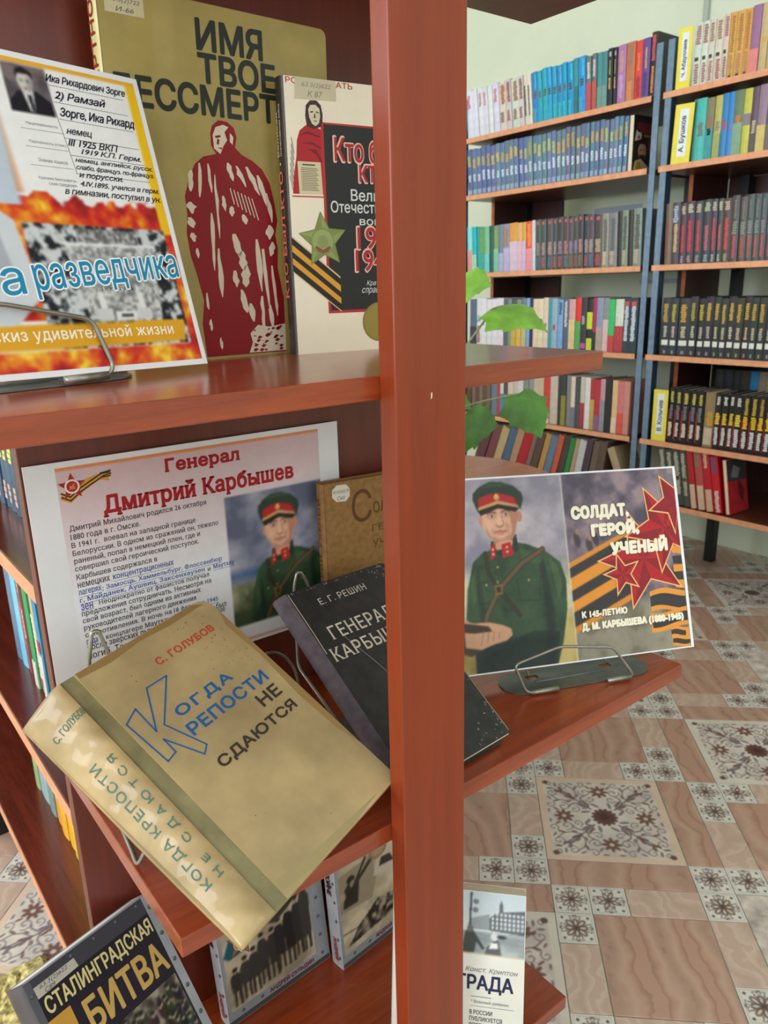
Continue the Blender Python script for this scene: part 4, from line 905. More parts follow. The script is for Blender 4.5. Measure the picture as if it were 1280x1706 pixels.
war_book('sul2', 0.020, photo2, 'steel-framed hardcover with grey battle photographs, beside the front slat on the low shelf')

CRV = mat_c('cream_soft_cover', (222, 224, 216), 0.4, 0.02, 30, 0, 0.15)
bk, W, Hh = hard_book('paperback_book', 'grada', 0.014, CRV, CRV, 0.0006, 0.0008, (0.0005,) * 4, 0.0002)
tag(bk, 'cream paperback with a grey street photograph, standing on the low shelf past the slat', 'book')
p = Pic(0.6, 141, 121.4, 202.4, 1.0, (196, 210, 216)); sk = np.clip((p.Y - 160) / 42, 0, 1)[..., None]; p.A = np.array((206, 216, 220.0)) * (1 - sk) + np.array((190, 206, 216.0)) * sk
p.mix(p.where(0, 141, 122, 164), (158, 172, 176)); p.speckle(p.where(0, 141, 122, 158), 18, (140, 152, 156), (182, 194, 196), 5); p.poly([(0, 164), (122, 152), (122, 160), (0, 168)], (132, 142, 146), 0.6, 2)
p.poly([(88, 166), (88, 178), (92, 182), (97, 184), (97, 190), (99, 196.6), (101, 190), (101, 185), (122, 188), (122, 164)], (96, 104, 110)); p.poly([(70, 166), (70, 176), (88, 182), (88, 166)], (150, 160, 166))
for r in range(4):
    for c in range(8): p.poly([(90 + c * 4, 167.5 + r * 4.4), (92.2 + c * 4, 167.5 + r * 4.4), (92.2 + c * 4, 170.6 + r * 4.4), (90 + c * 4, 170.6 + r * 4.4)], (206, 214, 218))
p.line([(70.6, 201), (69.4, 166)], 1.6, (52, 58, 62)); p.ell(75, 193, 2.8, 2.6, (120, 130, 134)); p.ell(74.6, 184.6, 2.8, 2.6, (120, 130, 134))
for pts in ([(62, 142), (64, 156), (66, 164), (72, 166), (76, 160), (84, 148), (82, 146), (76, 154), (74, 143)],): p.poly(pts, (70, 76, 74))
p.ell(70, 166, 3, 3.6, (110, 112, 108)); p.poly([(84, 142), (86, 150), (92, 154), (90, 160), (94, 162), (98, 154), (100, 142)], (92, 98, 100)); p.ell(93, 160, 3.4, 4, (206, 212, 212)); p.poly([(88, 148), (97, 149), (96, 154), (90, 154)], (224, 228, 228)); p.ell(100, 160.5, 4.6, 1.8, (60, 66, 70)); p.mix(p.where(0, 141, 122, 142.4), (214, 200, 176))
p.build('picture', bk)
k = Ink(); NV = (38, 44, 78)
k.text('Конст. Криптон', 66, 123, 116, 129, (92, 92, 100), 0.2, -0.006, 0.35); k.text('ЛЕНИНГРАДА', 2, 104.4, 111.6, 121, NV, 0.2, 0.03)
k.line([(72, 100), (91.5, 100)], 0.5, (80, 82, 92), 0.2); k.line([(72, 90.6), (113, 90.6)], 0.4, (120, 122, 130), 0.2); k.text('* Военный дневник', 72, 93, 108, 96.8, (90, 90, 98), 0.2, 0.0)
for i, s_ in enumerate(('В РОССИИ', 'ПУБЛИКУЕТСЯ', 'ВПЕРВЫЕ')): k.text(s_, 71, 82.4 - i * 6.4, (92.6, 102, 93)[i], 86.8 - i * 6.4, (40, 42, 58), 0.2, 0.015)
k.build('title_lettering', bk)
for o in bk.children:
    if o.name.startswith(('picture', 'title')): o.location.x = 0.005

# ------------------------------------------------------------------ wire book stands
def plate_outline(c, ux, L, D, n=8):
    """stadium outline in world x, y"""
    u = Vector((ux[0], ux[1], 0)).normalized(); v = Vector((-u.y, u.x, 0)); C = Vector((c[0], c[1], 0)); out = []
    for s, a0 in ((1, -90), (-1, 90)):
        for i in range(n + 1):
            a = math.radians(a0 + 180 * i / n); out.append(C + u * (s * (L / 2 - D) + D * math.cos(a) * 1.0) + v * (D * math.sin(a)))
    return [(p.x, p.y) for p in out], u, v, C
def wire_stand(label, base_z, c, ux, L, D, wires, tubes, slots=True):
    root = tag(empty('book_stand', loc=(c[0], c[1], base_z)), label, 'book stand', 'wire book stands')
    out, u, v, C = plate_outline(c, ux, L, D)
    holes = []
    if slots:
        for s in (-0.27, 0.24):
            q = C + u * (s * L) + v * (D * 0.35); holes.append([(q + u * a + v * b)[:2] for a, b in ((-0.007, -0.004), (-0.007, 0.004), (0.007, 0.004), (0.007, -0.004))])
    bp = rel(root, MB().prism(out, base_z + 0.0004, base_z + 0.0016, None, holes)).build('base_plate', PLATE, root)
    a, b = C - u * (L * 0.27) - v * (D * 0.12), C + u * (L * 0.2) - v * (D * 0.12)
    rel(root, MB().tube([(a.x, a.y, base_z + 0.0016), (b.x, b.y, base_z + 0.0016)], 0.0014, 8)).build('pressed_rib', PLATE, bp, True)
    for w in wires: rel(root, MB().tube(rounded(w, 0.007, 4), 0.0016, 8)).build('wire', WIRE, root, True)
    for t in tubes: rel(root, MB().tube(t, 0.0029, 10)).build('clip', WIRE, root, True)
    return root
zh = lambda P: [(x, y, z + H) for x, y, z in P]
wire_stand('grey wire book stand with an oval plate under the landscape sheet', MID, (0.617, 0.4725), (0.926, -0.377), 0.174, 0.0225,
           [zh([(0.577, 0.461, -0.4065), (0.5445, 0.4756, -0.4066), (0.5338, 0.4841, -0.374), (0.5818, 0.4647, -0.3613), (0.6372, 0.4394, -0.3704), (0.6586, 0.4259, -0.4062), (0.629, 0.438, -0.4062)]),
            zh([(0.575, 0.50, -0.408), (0.60, 0.556, -0.35), (0.615, 0.574, -0.29), (0.68, 0.548, -0.29), (0.69, 0.52, -0.35), (0.665, 0.466, -0.408)])],
           [zh([(0.5492, 0.4735, -0.4065), (0.577, 0.461, -0.4065)]), zh([(0.629, 0.438, -0.4062), (0.655, 0.4272, -0.4062)])])
wire_stand('grey wire book stand under the sheet with the handwritten form', TOP, (0.098, 0.540), (0.978, 0.2077), 0.204, 0.0245,
           [zh([(0.145, 0.5195, -0.0515), (0.1739, 0.5265, -0.0512), (0.1775, 0.5280, -0.0455), (0.1681, 0.5308, -0.0151), (0.1116, 0.5206, -0.0033), (0.05, 0.508, -0.0033), (0.018, 0.4985, -0.0151), (0.012, 0.4935, -0.0455), (0.016, 0.492, -0.0512), (0.045, 0.498, -0.0515)])],
           [zh([(0.143, 0.519, -0.0518), (0.1725, 0.5262, -0.0516)]), zh([(0.018, 0.4925, -0.0516), (0.047, 0.4985, -0.0518)])])
wire_stand('grey wire book stand holding the worn beige book', MID, (0.245, 0.56), (0.97, 0.22), 0.11, 0.02,
           [zh([(0.20, 0.60, -0.4085), (0.158, 0.598, -0.4085), (0.1475, 0.575, -0.4082), (0.141, 0.515, -0.4082), (0.1378, 0.492, -0.4075), (0.1445, 0.487, -0.392), (0.150, 0.482, -0.375)]),
            zh([(0.160, 0.55, -0.4085), (0.148, 0.578, -0.37), (0.146, 0.577, -0.278), (0.1515, 0.576, -0.2515), (0.1565, 0.575, -0.2515), (0.162, 0.575, -0.275), (0.176, 0.577, -0.37), (0.19, 0.55, -0.4085)])], [], False)
wire_stand('grey wire book stand behind the worn black book', MID, (0.42, 0.545), (1, 0.05), 0.13, 0.02,
           [zh([(0.365, 0.56, -0.4085), (0.359, 0.62, -0.37), (0.361, 0.622, -0.284), (0.3655, 0.622, -0.2695), (0.3705, 0.622, -0.2705), (0.378, 0.622, -0.286), (0.392, 0.62, -0.37), (0.40, 0.56, -0.4085)]),
            zh([(0.322, 0.626, -0.347), (0.336, 0.626, -0.3475), (0.3485, 0.626, -0.357), (0.358, 0.625, -0.3745), (0.362, 0.62, -0.4085)])], [], False)
wire_stand('grey wire book stand under the cream paperback on the low shelf', LOW, (0.405, 0.44), (0.673, -0.74), 0.10, 0.016, [zh([(0.37, 0.475, -0.7538), (0.386, 0.492, -0.69), (0.420, 0.462, -0.69), (0.41, 0.44, -0.7538)]), zh([(0.375, 0.43, -0.7538), (0.362, 0.415, -0.7538), (0.356, 0.409, -0.742), (0.40, 0.362, -0.742), (0.412, 0.366, -0.7538), (0.42, 0.385, -0.7538)])], [], False)
wire_stand('grey wire book stand under the dark hardcover with gold capitals', LOW, (0.16, 0.535), (0.92, 0.39), 0.12, 0.018, [zh([(0.115, 0.53, -0.7538), (0.10, 0.50, -0.7538), (0.092, 0.482, -0.742), (0.195, 0.53, -0.742), (0.20, 0.55, -0.7538)])], [], False)

# ------------------------------------------------------------------ shelving along the right wall
RX = 2.282                                   # front of the boards
RZ = [0.548, 0.341, 0.047, -0.236, -0.519, -0.729]
def post(root, y0, z0, z1, x=RX + 0.004, w=0.024, dark=False):
    rel(root, MB().box(x, y0, z0, x + 0.003, y0 + w, z1)).build('post', POSTD if dark else POSTM, root)
def rack_unit(label, ya, yb, left_post, first_uprights):
    root = tag(empty('shelving_unit', loc=(RX + 0.2, (ya + yb) / 2, 0)), label, 'shelving', 'shelving units along the wall')
    for z in RZ:
        sb = rel(root, MB().bbox(RX + 0.001, ya, z - 0.017 + H, RX + 0.383, yb, z + H, 0.0008)).build('shelf_board', W_RACK, root)
        rel(root, MB().bbox(RX - 0.0006, ya, z - 0.0172 + H, RX + 0.0012, yb, z + 0.0002 + H, 0.0003)).build('edge_band', W_EDGE, sb)
    return root
W_DARK = wood('dark_stained_board', (50, 24, 20), (68, 34, 28), (26, 26, 2), 0.45, 0.05)
uA = rack_unit('blue-posted shelving unit left of the twin posts, full of books', 1.563, 2.392, False, None)
uB = rack_unit('blue-posted shelving unit right of the twin posts, with yellow author cards', 0.62, 1.521, True, None)
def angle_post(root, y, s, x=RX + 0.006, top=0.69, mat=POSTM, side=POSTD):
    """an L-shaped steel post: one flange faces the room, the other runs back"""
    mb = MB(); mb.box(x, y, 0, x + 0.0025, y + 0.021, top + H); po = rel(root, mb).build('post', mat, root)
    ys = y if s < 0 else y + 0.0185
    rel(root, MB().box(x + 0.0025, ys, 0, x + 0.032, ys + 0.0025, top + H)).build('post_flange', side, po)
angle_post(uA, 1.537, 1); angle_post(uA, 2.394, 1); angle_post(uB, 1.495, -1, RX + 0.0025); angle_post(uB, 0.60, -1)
for root, y in ((uA, 1.60), (uA, 2.36), (uB, 1.40), (uB, 0.63)):
    rel(root, MB().box(RX + 0.33, y, 0, RX + 0.362, y + 0.032, 0.69 + H)).build('rear_post', BLACK, root)
for root, y0, y1, zs in ((uA, 2.372, 2.388, (1, 2, 3, 4)), (uB, 1.488, 1.502, (1, 2, 3, 4, 5))):
    for i in zs:
        rel(root, MB().box(RX + 0.1485, y0, RZ[i] + 0.0002 + H, RX + 0.36, y1, RZ[i - 1] - 0.0175 + H)).build('upright', W_DARK, root); up_ = root.children[-1]
        rel(root, MB().box(RX + 0.147, y0, RZ[i] + 0.0002 + H, RX + 0.1485, y1, RZ[i - 1] - 0.0175 + H)).build('upright_edge', W_UPR, up_)
for i in (1, 2, 3, 4):
    rel(uA, MB().box(RX + 0.365, 2.20, RZ[i + 1] + 0.001 + H, RX + 0.378, 2.37, RZ[i] - 0.018 + H)).build('back_panel', W_DARK, uA)
for i, y0 in ((1, 0.63), (4, 0.63), (3, 0.63)):
    rel(uB, MB().box(RX + 0.3785, y0, RZ[i + 1] + 0.001 + H, RX + 0.383, 1.487, RZ[i] - 0.018 + H)).build('back_panel', W_DARK, uB)
for i in (1, 3):
    rel(uB, MB().box(RX + 0.365, 1.43, RZ[i + 1] + 0.001 + H, RX + 0.378, 1.487, RZ[i] - 0.018 + H)).build('back_panel', W_DARK, uB)
# narrow paper labels on the wall behind the left unit
for y0, y1, z0, z1, nm in ((1.94, 2.17, 0.292, 0.315, 'upper'), (1.72, 1.93, 0.008, 0.026, 'lower')):
    o = MB().box(R_['x1'] - 0.0012, y0, z0 + H - 0.02, R_['x1'] - 0.0002, y1, z1 + H - 0.02).build('paper_strip', flat('blue_grey_paper', (176, 190, 206), 0.7))
    tag(o, 'pale blue paper strip on the wall above the %s shelf row' % ('third' if nm == 'upper' else 'fourth'), 'label')

ORD = ['first', 'second', 'third', 'fourth', 'fifth', 'sixth', 'seventh', 'eighth', 'ninth', 'tenth', 'eleventh', 'twelfth', 'thirteenth', 'fourteenth', 'fifteenth', 'sixteenth', 'seventeenth', 'eighteenth', 'nineteenth', 'twentieth']
TENS = ['', '', 'twenty', 'thirty', 'forty']
def ordinal(n):
    if n <= 20: return ORD[n - 1]
    if n % 10 == 0: return {30: 'thirtieth', 40: 'fortieth'}[n]
    return TENS[n // 10] + '-' + ORD[n % 10 - 1]
def colour_name(c):
    import colorsys
    r, g, b = [x / 255 for x in c]; h, s, v = colorsys.rgb_to_hsv(r, g, b); h *= 360
    if v < 0.25: return 'black'
    if s < 0.13: return 'white' if v > 0.82 else 'grey' if v > 0.45 else 'charcoal'
    pre = 'dark ' if v < 0.45 else 'pale ' if s < 0.32 and v > 0.7 else ''
    for lim, n in ((14, 'red'), (40, 'brown' if v < 0.7 else 'orange'), (68, 'olive' if v < 0.6 else 'yellow'), (160, 'green'), (196, 'teal'), (250, 'blue'), (320, 'purple'), (345, 'pink'), (361, 'red')):
        if h < lim: return pre + n
SPINE_D = 0.125
rnd = random.Random(21)
def spine_book(w, h, cover, bands, depth=SPINE_D, letters=True):
    """a book seen from its spine: y is the width, x runs into the shelf, origin at the foot of the spine"""
    b = 0.0016; root = bpy.data.objects.new('book', None); COL.objects.link(root); root.empty_display_size = 0.02
    cm = MB(); n = 4; w2 = w / 2; prof = [(-0.0016 * (1 - (2 * k / n - 1) ** 2), -w2 + w * k / n) for k in range(n + 1)]
    outl = [(depth, -w2)] + [(depth, -w2 + b), (b, -w2 + b), (b, w2 - b), (depth, w2 - b), (depth, w2)] + prof[::-1]
    cm.prism(outl[::-1], 0, h, cover); cm.build('cover', CLOTHCOL, root)
    pg = MB().box(b, -w2 + b, 0.003, depth - 0.003, w2 - b, h - 0.003, (222, 214, 194)); pg.build('page_block', CLOTHCOL, root)
    if bands:
        for v0, v1, u0, u1, c in bands:
            xs = -0.00185; k = MB()
            nb = int((v1 - v0) * h / 0.0062)
            if letters and nb >= 3 and u1 - u0 < 0.78:          # a run of letters rather than a plain block
                for q in range(nb):
                    a0, a1 = h * (v0 + (v1 - v0) * q / nb), h * (v0 + (v1 - v0) * (q + 0.8) / nb); e = (u1 - u0) * 0.22
                    k.box(xs, -w2 + w * (u0 + rnd.uniform(0, e)), a0, xs + 0.0012, -w2 + w * (u1 - rnd.uniform(0, e)), a1, c)
            else: k.box(xs, -w2 + w * u0, h * v0, xs + 0.0012, -w2 + w * u1, h * v1, c)
            k.build('spine_print', CLOTHCOL, root)
    return root
jit = lambda c, a=12: tuple(min(255, max(0, v + rnd.randint(-a, a))) for v in c)
LAB = (226, 228, 226)
def st_white(): return jit((214, 222, 236), 8), [(0.62, 0.9, 0.25, 0.8, jit((206, 130, 126)))] if rnd.random() < 0.75 else []
def st_pale(): return jit((212, 206, 200), 10), [(0.55, 0.95, 0.1, 0.75, jit((150, 84, 58), 20)), (0.18, 0.4, 0.3, 0.9, jit((150, 90, 90)))]
def st_cyan():
    return jit((34, 150, 206), 20), [(0.48, 0.62, 0.2, 0.8, jit((104, 70, 70), 24)), (0.0, 0.3, 0.3, 1, jit((60, 180, 206), 20)), (0.66, 0.96, 0.1, 0.45, jit((80, 190, 232), 12))]
def st_two(a, b, v=0.5, t=None, tc=None):
    def f():
        L = [(0.0, v, 0.0, 1.0, jit(b, 8))]
        if t: L.append((t[0], t[1], 0.2, 0.8, jit(tc, 8)))
        return jit(a, 8), L
    return f
def st_blue(): 
    y = rnd.uniform(0.56, 0.66)
    return jit((98, 124, 158), 14), [(y, y + rnd.uniform(0.16, 0.26), 0.15, 0.85, jit((196, 184, 84), 22)), (0.30, rnd.uniform(0.44, 0.52), 0.18, 0.82, jit((206, 218, 232), 10)), (0.02, 0.12, 0.1, 0.9, jit((150, 170, 196)))]
def st_dark():
    return jit((74, 76, 82), 14), [(0.3, 0.55, 0.15, 0.85, jit(rnd.choice(((150, 130, 176), (190, 120, 140), (140, 140, 150), (176, 150, 140))))), (0.05, 0.26, 0.2, 0.9, jit(rnd.choice(((130, 120, 70), (84, 120, 140), (170, 90, 100))))), (0.9, 0.96, 0.3, 0.7, (196, 96, 96))]
def st_worn(): return jit((140, 138, 132), 16), [(0.3, 0.9, 0.2, 0.8, jit((86, 86, 86), 16)), (0.05, 0.3, 0.3, 0.9, jit((196, 180, 156)))]
def st_solid(c, *bands): return lambda: (jit(c, 6), list(bands))
def st_red3():
    r = jit(rnd.choice(((206, 54, 60), (196, 66, 74), (190, 96, 110))), 8)
    return jit((62, 64, 68), 14), [(0.2, rnd.uniform(0.6, 0.72), 0.28, 0.72, r), (0.82, 0.96, 0.15, 0.85, jit((176, 172, 150))), (0.02, 0.14, 0.25, 0.75, jit((150, 150, 140), 30))]
def st_red3g(): return jit((70, 74, 76), 10), [(0.42, 0.62, 0.15, 0.85, jit((120, 126, 118))), (0.06, 0.4, 0.3, 0.7, jit((200, 60, 64))), (0.66, 0.94, 0.35, 0.65, jit((116, 116, 104)))]
def st_yel4(): return jit((50, 54, 60), 8), [(rnd.uniform(0.58, 0.64), 0.9, 0.3, 0.85, jit((182, 164, 66), 18)), (0.32, 0.52, 0.3, 0.75, jit((186, 180, 160), 12)), (0.18, 0.27, 0.15, 0.85, LAB), (0.03, 0.09, 0.35, 0.6, (140, 140, 140))]
def st_gr5(): return (34, 32, 34), [(0.74, 0.94, 0.25, 0.75, jit((196, 186, 90))), (0.44, 0.7, 0.3, 0.8, jit((120, 126, 136))), (0.12, 0.38, 0.3, 0.85, jit((222, 216, 206), 8)), (0.06, 0.62, 0.86, 1.0, jit((196, 54, 64)))]
def st_yl5(): return (34, 32, 34), [(0.8, 0.95, 0.2, 0.75, jit((206, 206, 200), 8)), (0.45, 0.66, 0.12, 0.86, jit((228, 206, 66), 10)), (0.08, 0.4, 0.2, 0.82, jit((216, 218, 222), 6)), (0.05, 0.55, 0.9, 1.0, jit((190, 46, 56)))]
def st_yy5(): return (34, 32, 34), [(0.66, 0.95, 0.25, 0.75, jit((196, 160, 56))), (0.42, 0.64, 0.12, 0.86, jit((228, 190, 44), 10)), (0.08, 0.38, 0.2, 0.82, jit((216, 218, 222), 6)), (0.05, 0.55, 0.9, 1.0, jit((190, 46, 56)))]
def mix(*fs):
    return lambda: rnd.choice(fs)()
rowdata = {}
rowdata['A1'] = ([2425, 2391, 2354, 2325, 2299, 2270, 2245, 2214, 2180, 2153, 2118, 2092, 2072, 2054, 2029, 2007, 1983, 1964, 1942, 1919, 1898, 1872, 1852, 1822, 1800, 1780, 1759, 1738, 1717, 1703, 1671, 1637, 1611, 1583, 1560],
    [st_white] * 7 + [st_pale] * 4 + [st_solid((216, 216, 206), (0.2, 0.8, 0.5, 1, (70, 64, 60)))] * 2 + [st_cyan] * 8 + [st_two((60, 150, 160), (54, 120, 120), 0.5)] + [st_cyan] + [st_two((108, 116, 124), (182, 82, 88), 0.52, (0.6, 0.9), (206, 212, 212))] * 2 + [st_two((64, 140, 150), (110, 160, 150), 0.4)] * 2 + [st_solid((36, 40, 48), (0.3, 0.5, 0.3, 0.75, (206, 170, 90)), (0.55, 0.8, 0.4, 0.65, (190, 180, 80)), (0.86, 0.94, 0.3, 0.7, (190, 170, 170)))] * 2
    + [st_solid((170, 120, 172), (0.55, 0.9, 0.25, 0.8, (196, 150, 150)), (0.1, 0.5, 0.25, 0.8, (190, 160, 206))), st_solid((190, 110, 76), (0.62, 0.95, 0.2, 0.8, (158, 120, 100)), (0.02, 0.35, 0.2, 0.9, (214, 146, 90))), st_solid((214, 66, 62), (0.05, 0.4, 0.2, 0.8, (150, 44, 56)), (0.5, 0.8, 0.3, 0.7, (230, 130, 70))), st_solid((104, 76, 148), (0.5, 0.85, 0.35, 0.65, (196, 170, 90)), (0.05, 0.44, 0.2, 0.8, (66, 60, 126))), st_solid((44, 40, 40), (0.56, 0.96, 0.25, 0.85, (206, 86, 92)), (0.06, 0.48, 0.3, 0.75, (222, 140, 70)))], 0.168, 6)
rowdata['A2'] = ([2414, 2386, 2360, 2334, 2308, 2283, 2258, 2233, 2208, 2184, 2160, 2137, 2114, 2091, 2068, 2046, 2024, 2002, 1980, 1959, 1938, 1917, 1896, 1876, 1856, 1836, 1816, 1797, 1778, 1759, 1740, 1721, 1703, 1685, 1667, 1649], [st_blue] * 40, 0.169, 4)
rowdata['A3'] = ([2419, 2387, 2359, 2332, 2318, 2287, 2261, 2238, 2212, 2186, 2154, 2114, 2092, 2071, 2041, 2024, 1997, 1972, 1943, 1924, 1896, 1872, 1850, 1829, 1805, 1782, 1759, 1726, 1699, 1665, 1646, 1622, 1604, 1572],
    [st_two((160, 214, 222), (226, 150, 146), 0.56), st_two((150, 220, 226), (214, 146, 150), 0.5), st_two((50, 190, 196), (150, 220, 190), 0.4), st_solid((30, 150, 150)), st_two((60, 168, 140), (70, 176, 160), 0.4, (0.45, 0.95), (124, 160, 50)), st_two((130, 190, 150), (120, 200, 200), 0.4), st_solid((34, 92, 80)), st_two((130, 160, 120), (130, 186, 176), 0.5, (0.5, 0.9), (150, 166, 70)), st_two((124, 130, 140), (176, 170, 200), 0.4), st_two((146, 140, 170), (184, 176, 210), 0.5, (0.55, 0.9), (170, 140, 80))]
    + [st_two((226, 168, 76), (214, 196, 216), 0.62), st_two((226, 176, 110), (222, 190, 206), 0.62), st_two((220, 160, 80), (220, 190, 210), 0.62), st_two((226, 84, 76), (228, 150, 160), 0.45, (0.5, 0.95), (240, 160, 70)), st_solid((196, 216, 214))] + [st_dark] * 12 + [st_worn] * 2 + [st_solid((42, 40, 40)), st_worn, st_solid((40, 38, 38)), st_worn], 0.176, 2)
rowdata['A4'] = ([2429, 2396, 2371, 2335, 2304, 2276, 2249, 2218, 2182, 2159, 2140, 2114, 2089, 2064, 2046, 2031, 2007, 1980, 1956, 1936, 1910, 1885, 1857, 1829, 1805, 1778, 1754, 1736, 1708, 1685, 1660, 1626, 1599, 1568],
    [st_solid((220, 226, 230)), st_solid((222, 228, 232)), st_two((84, 104, 130), (60, 70, 90), 0.4), st_solid((216, 222, 226), (0.05, 0.42, 0.3, 0.9, (176, 60, 76)), (0.5, 0.64, 0.2, 0.8, (110, 196, 226)))] + [st_solid((220, 224, 232), (0.42, 0.48, 0.4, 0.6, (150, 160, 180)))] * 4 + [st_solid((84, 96, 110)), st_solid((130, 140, 140)), st_two((86, 92, 92), (196, 170, 76), 0.6), st_two((130, 140, 140), (214, 176, 86), 0.5), st_two((120, 130, 130), (196, 186, 130), 0.5), st_solid((130, 170, 226)), st_solid((40, 52, 84))]
    + [st_solid((224, 210, 186), (0.42, 0.5, 0.3, 0.7, (130, 130, 120)))] * 3 + [st_solid((70, 150, 176)), st_solid((150, 176, 206), (0.38, 0.48, 0.3, 0.8, (196, 70, 60))), st_solid((130, 170, 220), (0.7, 0.95, 0.2, 0.8, (60, 84, 120))), st_solid((84, 100, 124), (0.45, 0.95, 0.3, 0.8, (214, 210, 206))), st_two((206, 160, 160), (210, 196, 150), 0.6), st_two((224, 60, 56), (90, 170, 90), 0.55), st_solid((58, 54, 64), (0.04, 0.14, 0.1, 0.9, (196, 76, 190)), (0.5, 0.66, 0.3, 0.8, (170, 180, 180))), st_solid((40, 44, 44), (0.0, 0.24, 0, 1, (196, 222, 56)), (0.42, 0.74, 0, 1, (196, 222, 56))), st_two((176, 46, 104), (40, 44, 48), 0.36), st_two((136, 146, 190), (176, 160, 150), 0.45), st_two((150, 150, 156), (214, 190, 190), 0.6), st_two((64, 190, 120), (196, 66, 80), 0.32), st_two((216, 220, 216), (184, 70, 80), 0.5), st_solid((52, 60, 76), (0.22, 0.86, 0.25, 0.85, (206, 220, 236)), (0.86, 0.94, 0.25, 0.85, (206, 80, 96))), st_solid((52, 60, 76), (0.22, 0.86, 0.25, 0.85, (206, 220, 236)), (0.86, 0.94, 0.25, 0.85, (206, 80, 96)))], 0.181, 0)
misc = [st_two((110, 80, 70), (84, 66, 60)), st_solid((120, 100, 84)), st_solid((104, 74, 64)), st_solid((128, 108, 90)), st_solid((96, 70, 62)), st_solid((118, 98, 84)), st_solid((110, 124, 146)), st_solid((176, 66, 58)), st_two((206, 206, 200), (96, 130, 176)), st_two((70, 76, 84), (90, 120, 176)), st_solid((214, 200, 176)), st_two((200, 196, 190), (60, 64, 70), 0.3), st_solid((206, 210, 206)), st_solid((130, 134, 136)), st_solid((150, 150, 150)), st_solid((196, 186, 160)), st_two((196, 180, 150), (150, 110, 80), 0.3), st_two((206, 70, 66), (222, 200, 176), 0.3), st_solid((196, 190, 170)), st_solid((54, 60, 60)), st_two((60, 66, 60), (150, 140, 60), 0.6), st_solid((130, 140, 140)), st_two((222, 214, 190), (110, 130, 150), 0.4), st_solid((76, 80, 84)), st_two((196, 196, 190), (170, 60, 66), 0.5), st_solid((220, 222, 220)), st_two((176, 70, 60), (196, 176, 80), 0.6), st_two((190, 60, 66), (150, 100, 140), 0.3), st_two((206, 150, 156), (140, 150, 154), 0.6), st_solid((44, 46, 46)), st_two((220, 186, 140), (226, 210, 180), 0.3), st_two((206, 130, 124), (220, 84, 76), 0.4), st_solid((206, 140, 130))]
rowdata['A5'] = ([2391, 2361, 2339, 2317, 2296, 2271, 2247, 2212, 2195, 2175, 2152, 2122, 2099, 2070, 2042, 2017, 1989, 1965, 1935, 1897, 1879, 1856, 1833, 1814, 1792, 1772, 1748, 1729, 1703, 1682, 1653, 1630, 1605, 1580], misc, 0.186, 0)
rowdata['A6'] = ([2344, 2286, 2236, 2191, 2146, 2106, 2057, 2031, 1993, 1962, 1925, 1895, 1863, 1837, 1814, 1780, 1749, 1716, 1684],
    [st_solid(c) for c in ((96, 56, 60), (110, 60, 64), (176, 156, 124), (70, 96, 130), (170, 140, 104), (178, 34, 50), (120, 96, 84), (84, 62, 56), (176, 136, 70), (96, 120, 150), (196, 92, 56), (66, 62, 60), (36, 130, 60), (170, 150, 120), (186, 190, 196), (70, 62, 66), (104, 84, 76), (96, 80, 72))], 0.172, -16)
rowdata['B1'] = ([1438, 1413, 1392, 1372, 1348, 1330, 1310, 1285, 1265, 1239, 1217, 1196], [st_solid(jit((206, 206, 196), 8), (0.66, 0.96, 0.15, 0.8, jit((156, 118, 104))), (0.04, 0.36, 0.15, 0.75, jit((166, 104, 96))), (0.4, 0.46, 0.3, 0.8, (56, 58, 56))) for _ in range(5)] + [st_solid((206, 160, 84), (0.4, 0.95, 0.2, 0.75, (170, 116, 60)), (0.05, 0.36, 0.2, 0.75, (180, 130, 96)), (0.0, 0.05, 0.3, 0.7, (60, 50, 40))) for _ in range(3)] + [st_two((150, 104, 146), (222, 140, 140), 0.36), st_solid((190, 170, 130), (0.42, 0.5, 0.2, 0.8, (206, 160, 70))), st_solid((200, 170, 110))], 0.166, 1)
rowdata['B2'] = ([1425, 1411, 1380, 1355, 1332, 1312, 1295, 1266, 1243, 1224, 1198, 1176], [st_solid((50, 124, 112)), st_solid((60, 180, 180), (0.4, 0.62, 0.2, 0.8, (120, 100, 104))), st_two((120, 120, 100), (60, 160, 160), 0.5, (0.4, 0.7), (150, 110, 90)), st_two((180, 184, 90), (160, 170, 90), 0.4, (0.44, 0.6), (120, 130, 120)), st_solid((34, 130, 190), (0.44, 0.6, 0.2, 0.8, (176, 70, 70))), st_solid((44, 140, 206), (0.4, 0.54, 0.3, 0.8, (150, 90, 100))), st_two((110, 130, 90), (120, 160, 140), 0.5, (0.5, 0.62), (206, 120, 60)), st_solid((190, 196, 80), (0.44, 0.62, 0, 1, (130, 120, 130))), st_two((96, 84, 96), (80, 70, 80), 0.3, (0.3, 0.5), (190, 176, 140)), st_two((150, 116, 140), (196, 180, 110), 0.4), st_two((100, 88, 104), (96, 84, 90), 0.4)], 0.169, -1)
rowdata['B3'] = ([1487, 1462, 1434, 1414, 1385, 1359, 1331, 1312, 1295, 1268, 1244, 1222, 1202, 1182, 1163, 1141], [st_solid((120, 110, 90), (0.1, 0.72, 0.55, 0.9, (150, 60, 60))), st_solid((70, 74, 80), (0.2, 0.66, 0.25, 0.75, (206, 170, 130)), (0.68, 0.95, 0.2, 0.9, (160, 176, 206)))] + [st_red3] * 7 + [st_red3g] * 6, 0.182, 2)
rowdata['B4'] = ([1479, 1446, 1419, 1379, 1352, 1327, 1299, 1277, 1254, 1229, 1204, 1182, 1160, 1136, 1111], [st_yel4] * 15, 0.181, 0)
